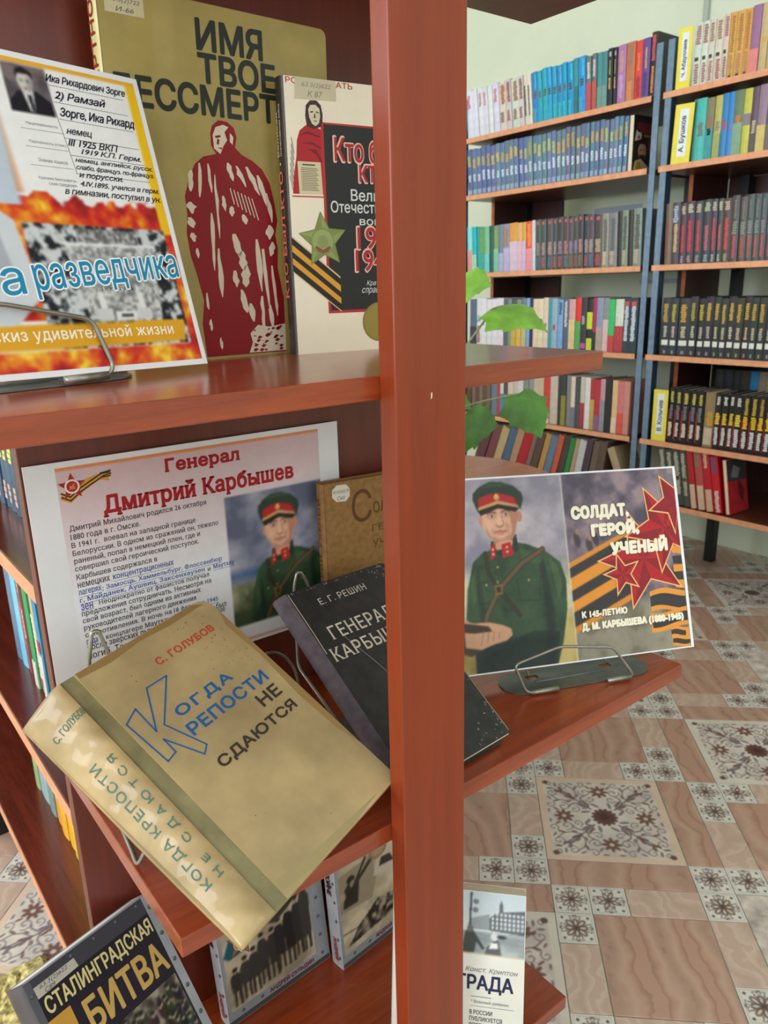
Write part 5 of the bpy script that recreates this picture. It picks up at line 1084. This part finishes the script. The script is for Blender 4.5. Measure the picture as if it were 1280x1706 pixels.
rowdata['B5'] = ([1428, 1405, 1381, 1353, 1327, 1302, 1267, 1244, 1222, 1203, 1177, 1154, 1130, 1108, 1082], [st_gr5] * 5 + [st_solid((150, 130, 96), (0.4, 0.66, 0.1, 0.8, (196, 156, 56)), (0.05, 0.36, 0.1, 0.9, (196, 184, 160)))] + [st_yl5] * 4 + [st_yy5] * 4, 0.178, 0)
rowdata['B6'] = ([1423, 1396, 1369, 1342, 1318, 1294, 1265, 1237, 1209], [st_solid((74, 76, 72), (0.2, 0.95, 0.2, 0.85, (176, 176, 160)), (0.45, 0.52, 0.3, 0.75, (206, 150, 90)))] * 4 + [st_solid((176, 40, 46), (0.0, 0.42, 0.1, 0.9, (206, 180, 160))), st_solid((180, 84, 84), (0.0, 0.42, 0.1, 0.9, (206, 186, 160)), (0.75, 1.0, 0.2, 0.9, (130, 120, 104))), st_solid((186, 38, 44), (0.0, 0.38, 0.1, 0.9, (206, 176, 150)), (0.75, 1.0, 0.3, 0.8, (196, 180, 150))), st_solid((196, 30, 44), (0.02, 0.4, 0.2, 0.8, (216, 200, 206)), (0.7, 0.98, 0.2, 0.9, (70, 90, 130)))], 0.188, 11)
NTH = ['top', 'second', 'third', 'fourth', 'fifth', 'bottom']
for key, (ys, styles, hh, lean) in rowdata.items():
    u = key[0]; ri = int(key[1]) - 1; z = RZ[ri] + H + 0.0004
    while ys[0] > 2393: ys = ys[1:]; styles = styles[1:]
    n = len(ys) - 1
    for i in range(n):
        y1, y0 = ys[i] / 1000, ys[i + 1] / 1000; w = (y1 - y0) - 0.0012
        cover, bands = styles[min(i, len(styles) - 1)]()
        h = hh * (1 + rnd.uniform(-0.02, 0.02))
        if key == 'A1' and i == n - 1: h = 0.178
        a = math.radians(lean) if abs(lean) > 1.5 else 0.0
        if key in ('A1', 'A2'): a = math.radians(lean) * max(0.0, min(1.0, (n - 1 - i) / 20)); w -= 0.0012
        if key == 'A6': a = math.radians(-22 + 14 * i / n); w -= 0.0032
        if key == 'B6': a = math.radians(11); w -= 0.001
        w *= math.cos(a) if abs(a) > 0.02 else 1.0
        b = spine_book(w, h, cover, bands)
        lift = w / 2 * abs(math.sin(a))
        b.location = (RX + 0.012 + rnd.uniform(0, 0.004), (y0 + y1) / 2, z + lift); b.rotation_euler = (-a, 0, 0)
        cn = colour_name(cover)
        if u == 'A': lab = '%s book, %s from the blue posts on the %s shelf, left unit' % (cn, ordinal(n - i), NTH[ri])
        else:
            where = 'the yellow card' if key in ('B1', 'B2', 'B5') else 'the blue posts'
            lab = '%s book, %s from %s on the %s shelf, right unit' % (cn, ordinal(i + 1), where, NTH[ri])
        tag(b, lab, 'book', 'books on the %s shelf of the %s unit' % (NTH[ri], 'left' if u == 'A' else 'right'))
# a book turned cover-out at the end of the second shelf, and a red one leaning below right
def cover_out(loc, w, h, t, rot, cover, paint_, label):
    root = tag(empty('book', loc=loc), label, 'book'); root.rotation_euler = rot
    MB().box(0, -0.0015, 0, w, 0, h).build('front_cover', mat_c('cover_%d_%d_%d' % cover, cover, 0.35, 0.1, 40), root)
    MB().box(0, -t, 0, w, -t + 0.0015, h).build('back_cover', mat_c('cover_%d_%d_%d' % cover, cover, 0.35, 0.1, 40), root)
    MB().box(0.002, -t + 0.0015, 0.002, w - 0.002, -0.0015, h - 0.002).build('page_block', PAGES, root)
    k = Ink(); paint_(k); o = k.build('cover_print', root); o.matrix_local = Matrix(((1, 0, 0, 0), (0, 0, -1, -t - 0.0002), (0, 1, 0, 0), (0, 0, 0, 1)))
    return root
def p_thriller(k):
    k.rect(20, 118, 118, 146, (120, 36, 40), 0.1); k.text('ДЕТЕКТИВ', 26, 124, 112, 140, (60, 24, 26), 0.2, 0.02); k.rect(56, 106, 116, 113, (150, 110, 40), 0.1)
    k.poly([(8, 90), (14, 122), (30, 126), (44, 112), (40, 92), (26, 96)], (196, 190, 180), 0.1); k.poly([(20, 100), (30, 112), (36, 98)], (150, 50, 46), 0.16)
    k.disc(50, 64, 22, (176, 136, 110), 0.14, 18, 26); k.poly([(26, 70), (28, 94), (48, 102), (72, 92), (74, 72), (64, 84), (38, 84)], (26, 22, 22), 0.2); k.poly([(34, 52), (66, 52), (60, 34), (42, 34)], (44, 34, 32), 0.2); k.disc(42, 66, 3, (40, 30, 28), 0.26); k.disc(58, 66, 3, (40, 30, 28), 0.26)
    k.poly([(6, 4), (14, 32), (44, 40), (84, 20), (100, 4)], (196, 180, 140), 0.3); k.disc(34, 16, 15, (170, 146, 50), 0.36); k.disc(96, 80, 16, (110, 44, 40), 0.12, 18, 24)
cover_out((RX + 0.014, 1.647, RZ[1] + H + 0.0006), 0.118, 0.168, 0.018, (0, 0, 0), (30, 24, 24), p_thriller, 'black book turned cover-out with a bearded face, end of the second shelf')
def p_red(k):
    k.poly([(0, 108), (112, 100), (112, 176), (0, 172)], (54, 62, 66), 0.1); k.poly([(20, 120), (60, 112), (80, 140), (40, 156)], (120, 124, 120), 0.16); k.poly([(60, 110), (96, 70), (84, 30), (60, 60)], (90, 30, 36), 0.12)
rb = cover_out((RX + 0.012, 1.196, RZ[5] + H + 0.003), 0.115, 0.178, 0.014, (math.radians(-10), 0, 0), (168, 34, 44), p_red, 'red book leaning cover-out at the end of the bottom shelf, right unit')

lb = spine_book(0.03, 0.165, (172, 154, 122), []); lb.rotation_euler = (math.radians(-24), 0, 0)
lb.location = (RX + 0.014, 1.581, RZ[5] + H + 0.0066); tag(lb, 'beige book leaning alone the other way at the end of the bottom shelf, left unit', 'book')
# yellow author cards
def author_card(y0, y1, z, h, text, label, tilt=0.0):
    root = tag(empty('author_card', loc=(RX + 0.006, y1, z)), label, 'card', 'yellow author cards'); root.rotation_euler = (math.radians(tilt), 0, 0)
    w = y1 - y0
    MB().box(0, -w, 0, 0.0015, 0, h).build('card', flat('yellow_card', (232, 220, 74), 0.5, var=0.03, scale=30), root)
    M = Matrix(((0, 0, -1, -0.0002), (-1, 0, 0, 0), (0, 1, 0, 0), (0, 0, 0, 1)))
    k = Ink(); W1, H1 = w * 1000, h * 1000; k.rect(W1 * 0.28, H1 * 0.13, W1 * 0.76, H1 * 0.92, (226, 236, 244), 0.1); nl = k.build('name_label', root); nl.matrix_local = M
    k = Ink(); k.text(text, W1 * 0.36, H1 * 0.2, W1 * 0.68, H1 * 0.8, (34, 40, 52), 0.24, 0.03, 0, 1, 1); k.build('name_lettering', nl)
author_card(1.440, 1.486, RZ[0] + H, 0.163, 'Ч. Абдуллаев', 'yellow author card on the top shelf, right unit')
author_card(1.422, 1.484, RZ[1] + H, 0.166, 'А. Бушков', 'yellow author card on the second shelf, right unit', 2)
author_card(1.429, 1.482, RZ[4] + H, 0.171, 'В. Колычев', 'yellow author card on the fifth shelf, right unit')

# books on the far side of the right unit, seen through the gaps
k_ = 0
for ri, cols in ((2, [(40, 44, 46), (54, 60, 60), (130, 136, 130), (34, 38, 40), (110, 96, 60), (40, 46, 48), (46, 58, 70), (58, 64, 70), (36, 42, 46)]), (4, [(44, 52, 50), (40, 44, 52), (36, 46, 44), (60, 50, 44), (40, 130, 186), (150, 134, 116), (160, 158, 130), (36, 50, 96), (150, 140, 112), (150, 44, 40)])):
    y = 1.395
    for c in cols:
        w = rnd.uniform(0.024, 0.036); y -= w
        b = spine_book(w - 0.001, 0.205 if ri == 2 else 0.225, c, []); b.location = (RX + 0.228, y + w / 2, RZ[ri] + H + 0.0004); k_ += 1
        tag(b, '%s book at the back of the %s shelf, right unit, %s in its row' % (colour_name(c), NTH[ri], ordinal(cols.index(c) + 1)), 'book', 'books on the far side of the right unit')

# ------------------------------------------------------------------ books in the low bookcase on the left
def case_row(z, y, items, x=0.181, hh=0.16, place='upper'):
    for i, (w, c, bands, h) in enumerate(items):
        b = spine_book(w - 0.001, h, c, bands, 0.13); b.location = (x + rnd.uniform(-0.002, 0.002), y + w / 2, z + H + 0.0003); y += w
        tag(b, '%s book, %s from the rack on the %s shelf of the low bookcase' % (colour_name(c), ordinal(i + 1), place), 'book', 'books in the low bookcase')
YB_ = [(0.36, 0.95, 0.2, 0.85, (226, 214, 90)), (0.06, 0.2, 0.3, 0.8, (206, 170, 160))]
case_row(-0.24, 0.86, [(0.024, (44, 130, 206), [], 0.165), (0.026, (60, 86, 110), YB_, 0.17), (0.027, (52, 80, 104), YB_, 0.17), (0.026, (60, 86, 110), YB_, 0.17), (0.027, (52, 84, 110), YB_, 0.17), (0.026, (58, 86, 110), YB_, 0.17)], 0.183, place='upper')
case_row(-0.468, 0.905, [(0.017, (44, 140, 176), [(0.0, 0.3, 0.1, 0.9, (206, 214, 220)), (0.32, 0.4, 0.2, 0.8, (190, 50, 60))], 0.19), (0.019, (206, 160, 146), [(0.1, 0.55, 0.2, 0.85, (226, 218, 206)), (0.04, 0.1, 0.2, 0.8, (190, 50, 50))], 0.19), (0.020, (40, 150, 84), [(0.0, 0.18, 0.1, 0.9, (214, 214, 206))], 0.2), (0.018, (70, 44, 50), [(0.3, 0.5, 0.4, 0.7, (206, 190, 170))], 0.2), (0.030, (190, 56, 50), [(0.2, 0.5, 0.15, 0.85, (206, 84, 56)), (0.55, 0.9, 0.45, 0.6, (226, 180, 130))], 0.205), (0.032, (110, 190, 222), [], 0.205), (0.03, (90, 120, 150), [], 0.2)], 0.18, place='middle')
k = Ink()
case_row(-0.745, 0.90, [(0.02, (60, 52, 48), [], 0.2), (0.016, (214, 196, 90), [(0.1, 0.8, 0.3, 0.7, (120, 110, 60))], 0.19), (0.020, (222, 206, 120), [(0.1, 0.8, 0.3, 0.7, (150, 130, 80))], 0.205), (0.024, (230, 196, 40), [], 0.2), (0.03, (236, 180, 50), [(0.3, 0.7, 0.3, 0.7, (226, 206, 120))], 0.205), (0.034, (236, 176, 56), [], 0.205), (0.03, (226, 160, 60), [(0.4, 0.8, 0.2, 0.8, (206, 96, 50))], 0.205), (0.035, (120, 150, 146), [], 0.2), (0.05, (150, 180, 190), [], 0.205), (0.03, (150, 176, 120), [], 0.205)], 0.196, place='lower')

# ------------------------------------------------------------------ round table and the plant on it
tz = -0.42 + H; tc = (1.046, 1.27)
tab = tag(empty('round_table', loc=(tc[0], tc[1], 0)), 'round light-brown wooden table behind the landscape sheet', 'table')
n = 64; TR_ = 0.335; ring = [(TR_ * math.cos(2 * math.pi * i / n), TR_ * math.sin(2 * math.pi * i / n)) for i in range(n)]
MB().prism(ring, tz - 0.022, tz).build('tabletop', W_TABLE, tab)
MB().tube([(0, 0, 0.03), (0, 0, tz - 0.022)], 0.035, 16).build('column', W_TABLE, tab, True)
for a in range(4):
    t = math.radians(45 + 90 * a); MB().tube([(0.02 * math.cos(t), 0.02 * math.sin(t), 0.06), (0.25 * math.cos(t), 0.25 * math.sin(t), 0.016)], 0.016, 8).build('foot', W_TABLE, tab)
pl = tag(empty('potted_plant', loc=(0.985, 1.225, tz)), 'green house plant with lobed leaves on the round table behind the slat', 'plant')
def lathe(prof, n=24):
    mb = MB(); vs = [(r * math.cos(2 * math.pi * k / n), r * math.sin(2 * math.pi * k / n), z) for r, z in prof for k in range(n)]
    return mb.add(vs, [(i * n + k, i * n + (k + 1) % n, (i + 1) * n + (k + 1) % n, (i + 1) * n + k) for i in range(len(prof) - 1) for k in range(n)])
lathe([(0.0, 0.001), (0.036, 0.001), (0.044, 0.05), (0.05, 0.085), (0.054, 0.085), (0.054, 0.098), (0.047, 0.098), (0.044, 0.085), (0, 0.083)]).build('pot', flat('terracotta_pot', (168, 92, 62), 0.7, 0, 0.08, 40), pl, True)
PB = Vector((0.985, 1.225, tz))
def ray_pt(x, y, d):
    v = CR * ((x - 640) / F_PX) + CD * ((y - 853) / F_PX) + CF
    return Vector((v[0] * d, v[1] * d, v[2] * d + H))
def leaf(center, tip, up, size, mat, droop=0.25, stem_from=None, lobes=True, stem_mat=STEM):
    """a lobed leaf blade: base at center, pointing to tip, face normal near 'up'"""
    L = (tip - center); ln = L.length; u = L.normalized(); w = u.cross(up).normalized(); nrm = w.cross(u).normalized()
    half = [(0.0, 0.02), (-0.10, 0.22), (-0.06, 0.36), (0.10, 0.44), (0.16, 0.62), (0.30, 0.50), (0.40, 0.44), (0.46, 0.50), (0.60, 0.36), (0.70, 0.26), (0.76, 0.27), (0.86, 0.13), (1.0, 0.0)]
    rows = []
    for s, t in half:
        rows.append([(s, t * k) for k in (-1, -0.66, -0.33, 0, 0.33, 0.66, 1)])
    vs = []; fs = []
    for r in rows:
        for j, (s, t) in enumerate(r):
            base_s = max(s, 0) if j != 3 else max(s, 0)
            ss = s if abs(j - 3) == 3 else s * abs(j - 3) / 3 + base_s * (1 - abs(j - 3) / 3)
            z = -droop * (ss ** 2) * ln - 0.32 * abs(t) ** 1.6 * ln + 0.03 * ln * math.sin(9 * ss + 3 * t) - (0.02 * ln if j == 3 else 0)
            vs.append(center + u * (ss * ln) + w * (t * ln * size) + nrm * z)
    nn = 7
    for i in range(len(rows) - 1):
        for j in range(nn - 1): fs.append((i * nn + j, i * nn + j + 1, (i + 1) * nn + j + 1, (i + 1) * nn + j))
    vs = [v - PB for v in vs]
    lo = [v - nrm * 0.0006 for v in vs]; m = len(vs)
    mb = MB().add([v[:] for v in vs] + [v[:] for v in lo], fs + [tuple(m + q for q in f[::-1]) for f in fs])
    o = mb.build('leaf', mat, pl, True)
    if stem_from is not None:
        P = [stem_from - PB, (stem_from * 0.45 + center * 0.55 + Vector((0, 0, 0.02))) - PB, center - PB]
        MB().tube(rounded(P, 0.2, 6), 0.0022, 6).build('stem', stem_mat, pl, True)
    return o
root_pt = PB + Vector((0, 0, 0.085)); D_ = 1.66
upv = Vector((-0.3, -0.35, 0.9))
leaf(ray_pt(824, 513, D_), ray_pt(908, 520, D_ * 0.95), Vector((-0.25, -0.45, 0.75)).normalized(), 0.9, LEAF, 0.35, root_pt)
leaf(ray_pt(822, 514, D_), ray_pt(789, 527, D_ * 1.02), upv, 0.45, LEAF, 0.3)
leaf(ray_pt(762, 470, D_ * 0.99), ray_pt(817, 472, D_ * 0.95), Vector((-0.4, -0.65, 0.35)).normalized(), 0.95, LEAF, 0.1, root_pt)
leaf(ray_pt(864, 656, D_ * 0.9), ray_pt(902, 728, D_ * 0.86), Vector((-0.6, -0.7, 0.3)).normalized(), 0.72, LEAFD, 0.05, root_pt + Vector((0.0, 0, 0.03)), True)
leaf(ray_pt(880, 672, D_ * 0.92), ray_pt(923, 688, D_ * 0.93), Vector((-0.3, -0.5, 0.8)).normalized(), 0.5, LEAFD, 0.3)
leaf(ray_pt(770, 708, D_ * 0.97), ray_pt(828, 708, D_ * 0.93), Vector((-0.5, -0.7, 0.45)).normalized(), 1.1, LEAFD, 0.1, root_pt)
leaf(ray_pt(745, 660, D_ * 0.98), ray_pt(785, 676, D_ * 0.96), Vector((-0.4, -0.6, 0.6)).normalized(), 0.9, LEAFD, 0.2, root_pt)

# ------------------------------------------------------------------ rug under the end of the bookcase
rug = MB(); rg = random.Random(4); nx_, ny_ = 60, 46; rx0, ry0, rx1, ry1 = -0.35, 0.66, 0.155, 1.135
def rz(i, j): return 0.006 + 0.007 * rg.random()
vs = []
for j in range(ny_ + 1):
    for i in range(nx_ + 1):
        e = i in (0, nx_) or j in (0, ny_)
        vs.append((rx0 + (rx1 - rx0) * i / nx_ + rg.uniform(-0.003, 0.003), ry0 + (ry1 - ry0) * j / ny_ + rg.uniform(-0.003, 0.003), 0.0012 if e else rz(i, j)))
rug.add(vs, [(j * (nx_ + 1) + i, j * (nx_ + 1) + i + 1, (j + 1) * (nx_ + 1) + i + 1, (j + 1) * (nx_ + 1) + i) for j in range(ny_) for i in range(nx_)])
tag(rug.build('rug', flat('yellow_shaggy_rug', (190, 178, 118), 0.95, 0, 0.3, 120, 0.4)), 'shaggy yellow-beige rug on the floor at the lower left', 'rug')

# ------------------------------------------------------------------ tiled floor
FA = math.radians(-43.6); FU = Vector((math.cos(FA), math.sin(FA))); FV = Vector((-FU.y, FU.x)); FH = 0.06275
fo = ray_pt(892, 1293, 1.0); sc_ = H / (H - fo.z); FO = Vector((fo.x * sc_, fo.y * sc_))
floor = tag(MB().box(R_['x0'], R_['y0'], -0.06, R_['x1'], R_['y1'], -0.0016).build('floor', GROUT), kind='structure')
def marble(name, stops, scale, dist, rough=0.28):
    m, nt, b = new_mat(name)
    v = coords(nt, (1, 1, 1), rnd=9.0)
    w = nt.nodes.new('ShaderNodeTexWave'); w.inputs['Scale'].default_value = scale; w.inputs['Distortion'].default_value = dist; w.inputs['Detail'].default_value = 4; w.inputs['Detail Scale'].default_value = 1.6
    nt.links.new(v, w.inputs['Vector'])
    n2 = noise(nt, v, 60, 4); mx = nt.nodes.new('ShaderNodeMath'); mx.operation = 'MULTIPLY_ADD'; mx.inputs[1].default_value = 0.25
    nt.links.new(n2, mx.inputs[0]); nt.links.new(w.outputs['Fac'], mx.inputs[2])
    nt.links.new(ramp(nt, mx.outputs[0], stops), b.inputs['Base Color']); b.inputs['Roughness'].default_value = rough; MATS[name] = m; return m
M_BROWN = marble('brown_marble', [(0.03, (146, 118, 108)), (0.13, (186, 152, 134)), (0.5, (204, 172, 154)), (0.8, (194, 156, 136)), (1.0, (170, 134, 120)), (1.15, (194, 156, 138))], 3.0, 5.0)
M_LIGHT = marble('light_marble', [(0.1, (200, 174, 158)), (0.5, (212, 188, 172)), (0.9, (218, 196, 182)), (1.2, (206, 180, 164))], 5.0, 12.0)
TILE_INK = attr_mat('tile_print', 0.28, 0.1, 0.05, 30)
def spiral(cx, cy, r, turns, a0, sgn=1, n=26): return [(cx + r * (1 - 0.82 * i / n) * math.cos(a0 + sgn * turns * 2 * math.pi * i / n), cy + r * (1 - 0.82 * i / n) * math.sin(a0 + sgn * turns * 2 * math.pi * i / n)) for i in range(n + 1)]
def flower(p, x, y, r, c, n=9):
    for i in range(n):
        a = 2 * math.pi * i / n; p.ell(x + r * 0.55 * math.cos(a), y + r * 0.55 * math.sin(a), r * 0.5, r * 0.2, c, 0.95, math.degrees(a))
    p.ell(x, y, r * 0.35, r * 0.35, tuple(v * 0.85 for v in c))
def big_ornament(border):
    S = 250.0; p = Pic(0.6, 0.6, S - 0.6, S - 0.6, 0.6, (222, 214, 206), 2)
    p.speckle(np.ones(p.X.shape), 40, (208, 200, 194), (230, 222, 212), 3)
    m = 1 - p.where(14, 14, S - 14, S - 14); p.mix(m, border, 0.75)
    G, B1, B2 = (116, 108, 116), (122, 90, 82), (104, 74, 68)
    rg = random.Random(31)
    p.ell(125, 125, 52, 52, (236, 232, 226), 0.6, 0, 0.5)
    for sx, sy in ((1, 1), (1, -1), (-1, 1), (-1, -1)):
        X = lambda q: [(125 + sx * (a - 125), 125 + sy * (b - 125)) for a, b in q]
        for pts, w in (([(148, 148), (160, 156), (166, 170), (164, 184), (154, 192)], 3), ([(148, 148), (158, 160), (172, 166), (186, 162), (192, 152)], 3), ([(158, 158), (176, 178), (194, 190), (214, 208)], 3), ([(176, 178), (196, 172), (212, 176), (224, 190)], 2.4), ([(178, 176), (172, 196), (176, 212), (190, 224)], 2.4)):
            p.line(X(pts), w, G, 0.85)
        for cx, cy, r, t, a0, sg in ((154, 202, 13, 1.2, 0.2, -1), (202, 154, 13, 1.2, 1.4, 1), (222, 198, 12, 1.2, 2.2, 1), (198, 222, 12, 1.2, -0.6, -1), (180, 146, 10, 1.1, 2.0, 1), (146, 180, 10, 1.1, -0.4, -1), (228, 160, 10, 1.1, 2.4, 1), (160, 228, 10, 1.1, -0.8, -1), (226, 226, 8, 1.0, 0.8, 1)):
            p.line(X(spiral(cx, cy, r, t, a0, sg)), 2.0, G, 0.85)
        for cx, cy, r, rot in ((166, 158, 9, 30), (158, 168, 9, 60), (186, 184, 11, 20), (184, 188, 11, 70), (206, 202, 10, 10), (202, 208, 10, 80), (214, 172, 8, -20), (172, 214, 8, 110), (192, 196, 9, 45), (224, 212, 7, 0), (212, 224, 7, 90), (170, 190, 6, 110), (190, 170, 6, -20), (228, 180, 6, 60), (180, 228, 6, 30), (152, 160, 6, 100), (160, 150, 6, -10), (218, 146, 7, 40), (146, 218, 7, 50), (232, 140, 6, 90), (140, 232, 6, 0)):
            q = X([(cx, cy)])[0]; p.ell(q[0], q[1], r, r * 0.34, B1 if rg.random() < 0.6 else G, 0.85, rot * sx * sy)
        q = X([(231, 231)])[0]; p.ell(q[0], q[1], 6, 6, B2, 0.9)
    flower(p, 125, 125, 25, B2, 14)
    for q in ((125, 204), (125, 46), (204, 125), (46, 125)): flower(p, q[0], q[1], 19, B1, 8); p.ell(q[0], q[1], 5, 5, (214, 200, 190))
    for a in range(8):
        t = math.pi / 4 * a + math.pi / 8; p.ell(125 + 38 * math.cos(t), 125 + 38 * math.sin(t), 10, 3.2, G, 0.8, math.degrees(t) + 30)
    return p
def small_ornament(kind):
    S = 62.4; p = Pic(0.6, 0.6, S - 0.6, S - 0.6, 0.9, (230, 228, 220), 2); c = S / 2
    p.mix(p.where(3.5, 3.5, S - 3.5, S - 3.5) * (1 - p.where(4.6, 4.6, S - 4.6, S - 4.6)), (190, 186, 180))
    G, B = (112, 102, 102), (120, 94, 86)
    for i in range(8):
        a = math.pi / 4 * i + (math.pi / 8 if kind == 2 else 0); L = 20 if i % 2 == 0 else 24
        p.ell(c + L * 0.5 * math.cos(a), c + L * 0.5 * math.sin(a), L * 0.42, 4.4 if kind else 5.5, B if i % 2 else G, 0.85, math.degrees(a)); p.ell(c + L * 0.55 * math.cos(a), c + L * 0.55 * math.sin(a), L * 0.24, 2.0, (226, 222, 212), 0.9, math.degrees(a))
    for i in range(4):
        a = math.pi / 4 + math.pi / 2 * i; q = (c + 30 * math.cos(a), c + 30 * math.sin(a)); p.poly([(q[0] - 3, q[1]), (q[0], q[1] - 3), (q[0] + 3, q[1]), (q[0], q[1] + 3)], (96, 90, 92))
        p.line(spiral(c + 20 * math.cos(a + 0.5), c + 20 * math.sin(a + 0.5), 6, 1, a, 1, 14), 1.3, G, 0.9); p.line(spiral(c + 20 * math.cos(a - 0.5), c + 20 * math.sin(a - 0.5), 6, 1, a, -1, 14), 1.3, G, 0.9)
    for i in range(4):
        a = math.pi / 2 * i; q = (c + 25.5 * math.cos(a), c + 25.5 * math.sin(a))
        p.ell(q[0], q[1], 3.6, 1.6, G, 0.9, math.degrees(a) + 90)
        for d in (-0.42, 0.42): p.line([(c + 13 * math.cos(a + d * 0.7), c + 13 * math.sin(a + d * 0.7)), (c + 19 * math.cos(a + d), c + 19 * math.sin(a + d)), (c + 25 * math.cos(a + d * 0.8), c + 25 * math.sin(a + d * 0.8))], 1.1, B, 0.9)
    p.ell(c, c, 3.6, 3.6, (92, 78, 76)); return p
TILES = [('orn_a', 0, -4, 4, 4), ('orn_c', 6, 0, 4, 4)]
TILES += [('brown', *q) for q in ((0, -5, 4, 1), (4, -4, 1, 4), (5, 0, 1, 4), (6, 4, 4, 1), (1, -9, 3, 3), (6, -4, 3, 3))]
TILES += [('light', *q) for q in ((2, -6, 2, 1), (0, -9, 1, 2), (4, -8, 1, 2), (1, -10, 2, 1), (7, -1, 2, 1), (5, -4, 1, 2), (9, -3, 1, 2), (6, -5, 2, 1))]
TILES += [('small', a, b, 1, 1) for a, b in ((4, -5), (5, -5), (4, -6), (0, -6), (1, -6), (0, -7), (5, -1), (6, -1), (5, -2), (4, -10), (3, -10), (4, -9), (9, -5), (8, -5), (9, -4), (5, 4), (4, 4), (5, 5))]
GAP = 0.0009
def tile_slab(w, h, name, mat):
    mb = MB(); e = 0.0007
    a, b, c, d = GAP, GAP, w - GAP, h - GAP
    mb.add([(a, b, -0.004), (c, b, -0.004), (c, d, -0.004), (a, d, -0.004), (a, b, -0.0006), (c, b, -0.0006), (c, d, -0.0006), (a, d, -0.0006), (a + e, b + e, 0), (c - e, b + e, 0), (c - e, d - e, 0), (a + e, d - e, 0)],
           [(0, 1, 5, 4), (1, 2, 6, 5), (2, 3, 7, 6), (3, 0, 4, 7), (4, 5, 9, 8), (5, 6, 10, 9), (6, 7, 11, 10), (7, 4, 8, 11), (8, 9, 10, 11)])
    return mb
MESH = {}
def tile_mesh(kind, w, h):
    key = (kind, w, h)
    if key in MESH: return MESH[key]
    mats = {'brown': M_BROWN, 'light': M_LIGHT, 'small': flat('pale_tile_body', (222, 220, 212), 0.3), 'orn': flat('pale_tile_body', (222, 220, 212), 0.3)}
    mb = tile_slab(w * FH, h * FH, 'floor_tile', None)
    me = bpy.data.meshes.new('floor_tile'); me.from_pydata(mb.v, [], mb.f); me.update(); me.materials.append(mats.get(kind, mats['orn']))
    MESH[key] = me; return me
PRINTS = {'orn_a': big_ornament((232, 202, 178)).build('tile_print', False, TILE_INK, 0.1), 'orn_c': big_ornament((226, 220, 210)).build('tile_print', False, TILE_INK, 0.1),
          'small0': small_ornament(0).build('tile_print', False, TILE_INK, 0.1), 'small1': small_ornament(1).build('tile_print', False, TILE_INK, 0.1), 'small2': small_ornament(2).build('tile_print', False, TILE_INK, 0.1)}
cand = []
for a in range(-14, 15):
    for b in range(-8, 9):
        for t, (kind, u, v, w, h) in enumerate(TILES):
            U, V = u + 5 * a + 10 * b, v - 5 * a + 10 * b
            p0 = FO + FU * (U * FH) + FV * (V * FH); pc_ = FO + FU * ((U + w / 2) * FH) + FV * ((V + h / 2) * FH)
            if not (R_['x0'] - 0.2 < pc_.x < R_['x1'] + 0.2 and R_['y0'] - 0.2 < pc_.y < R_['y1'] + 0.2): continue
            x, y, d = project((pc_.x, pc_.y, 0)); s = 0.0
            if d > 0.3 and -30 < x < 1330 and 0 < y < 1790 and ((x > 745 and y > 820) or (x < 175 and y > 1330)): s = w * h / d ** 2
            cand.append((s, kind, U, V, w, h, p0, t))
cand.sort(key=lambda q: -q[0])
rot = Matrix(((FU.x, FV.x, 0), (FU.y, FV.y, 0), (0, 0, 1)))
rest = {}
for i, (s, kind, U, V, w, h, p0, t) in enumerate(cand):
    if s > 0 and i < 260:
        o = link(bpy.data.objects.new('floor_tile', tile_mesh(kind, w, h)), floor)
        o.matrix_world = Matrix.Translation((p0.x, p0.y, 0)) @ rot.to_4x4()
        if kind in ('orn_a', 'orn_c', 'small'):
            q = link(bpy.data.objects.new('tile_print', PRINTS[kind if kind != 'small' else 'small%d' % (t % 3)]), o)
    else:
        mb = rest.setdefault('small' if kind in ('small', 'orn_a', 'orn_c') else kind, MB()); sl = tile_slab(w * FH, h * FH, '', None)
        mb.add([(p0.x + FU.x * x + FV.x * y, p0.y + FU.y * x + FV.y * y, z) for x, y, z in sl.v], sl.f)
for kind, mb in rest.items():
    mb.build('floor_tile', {'brown': M_BROWN, 'light': M_LIGHT, 'small': flat('floral_tile_far', (206, 196, 188), 0.3, 0, 0.2, 30)}[kind], floor, kind='stuff')
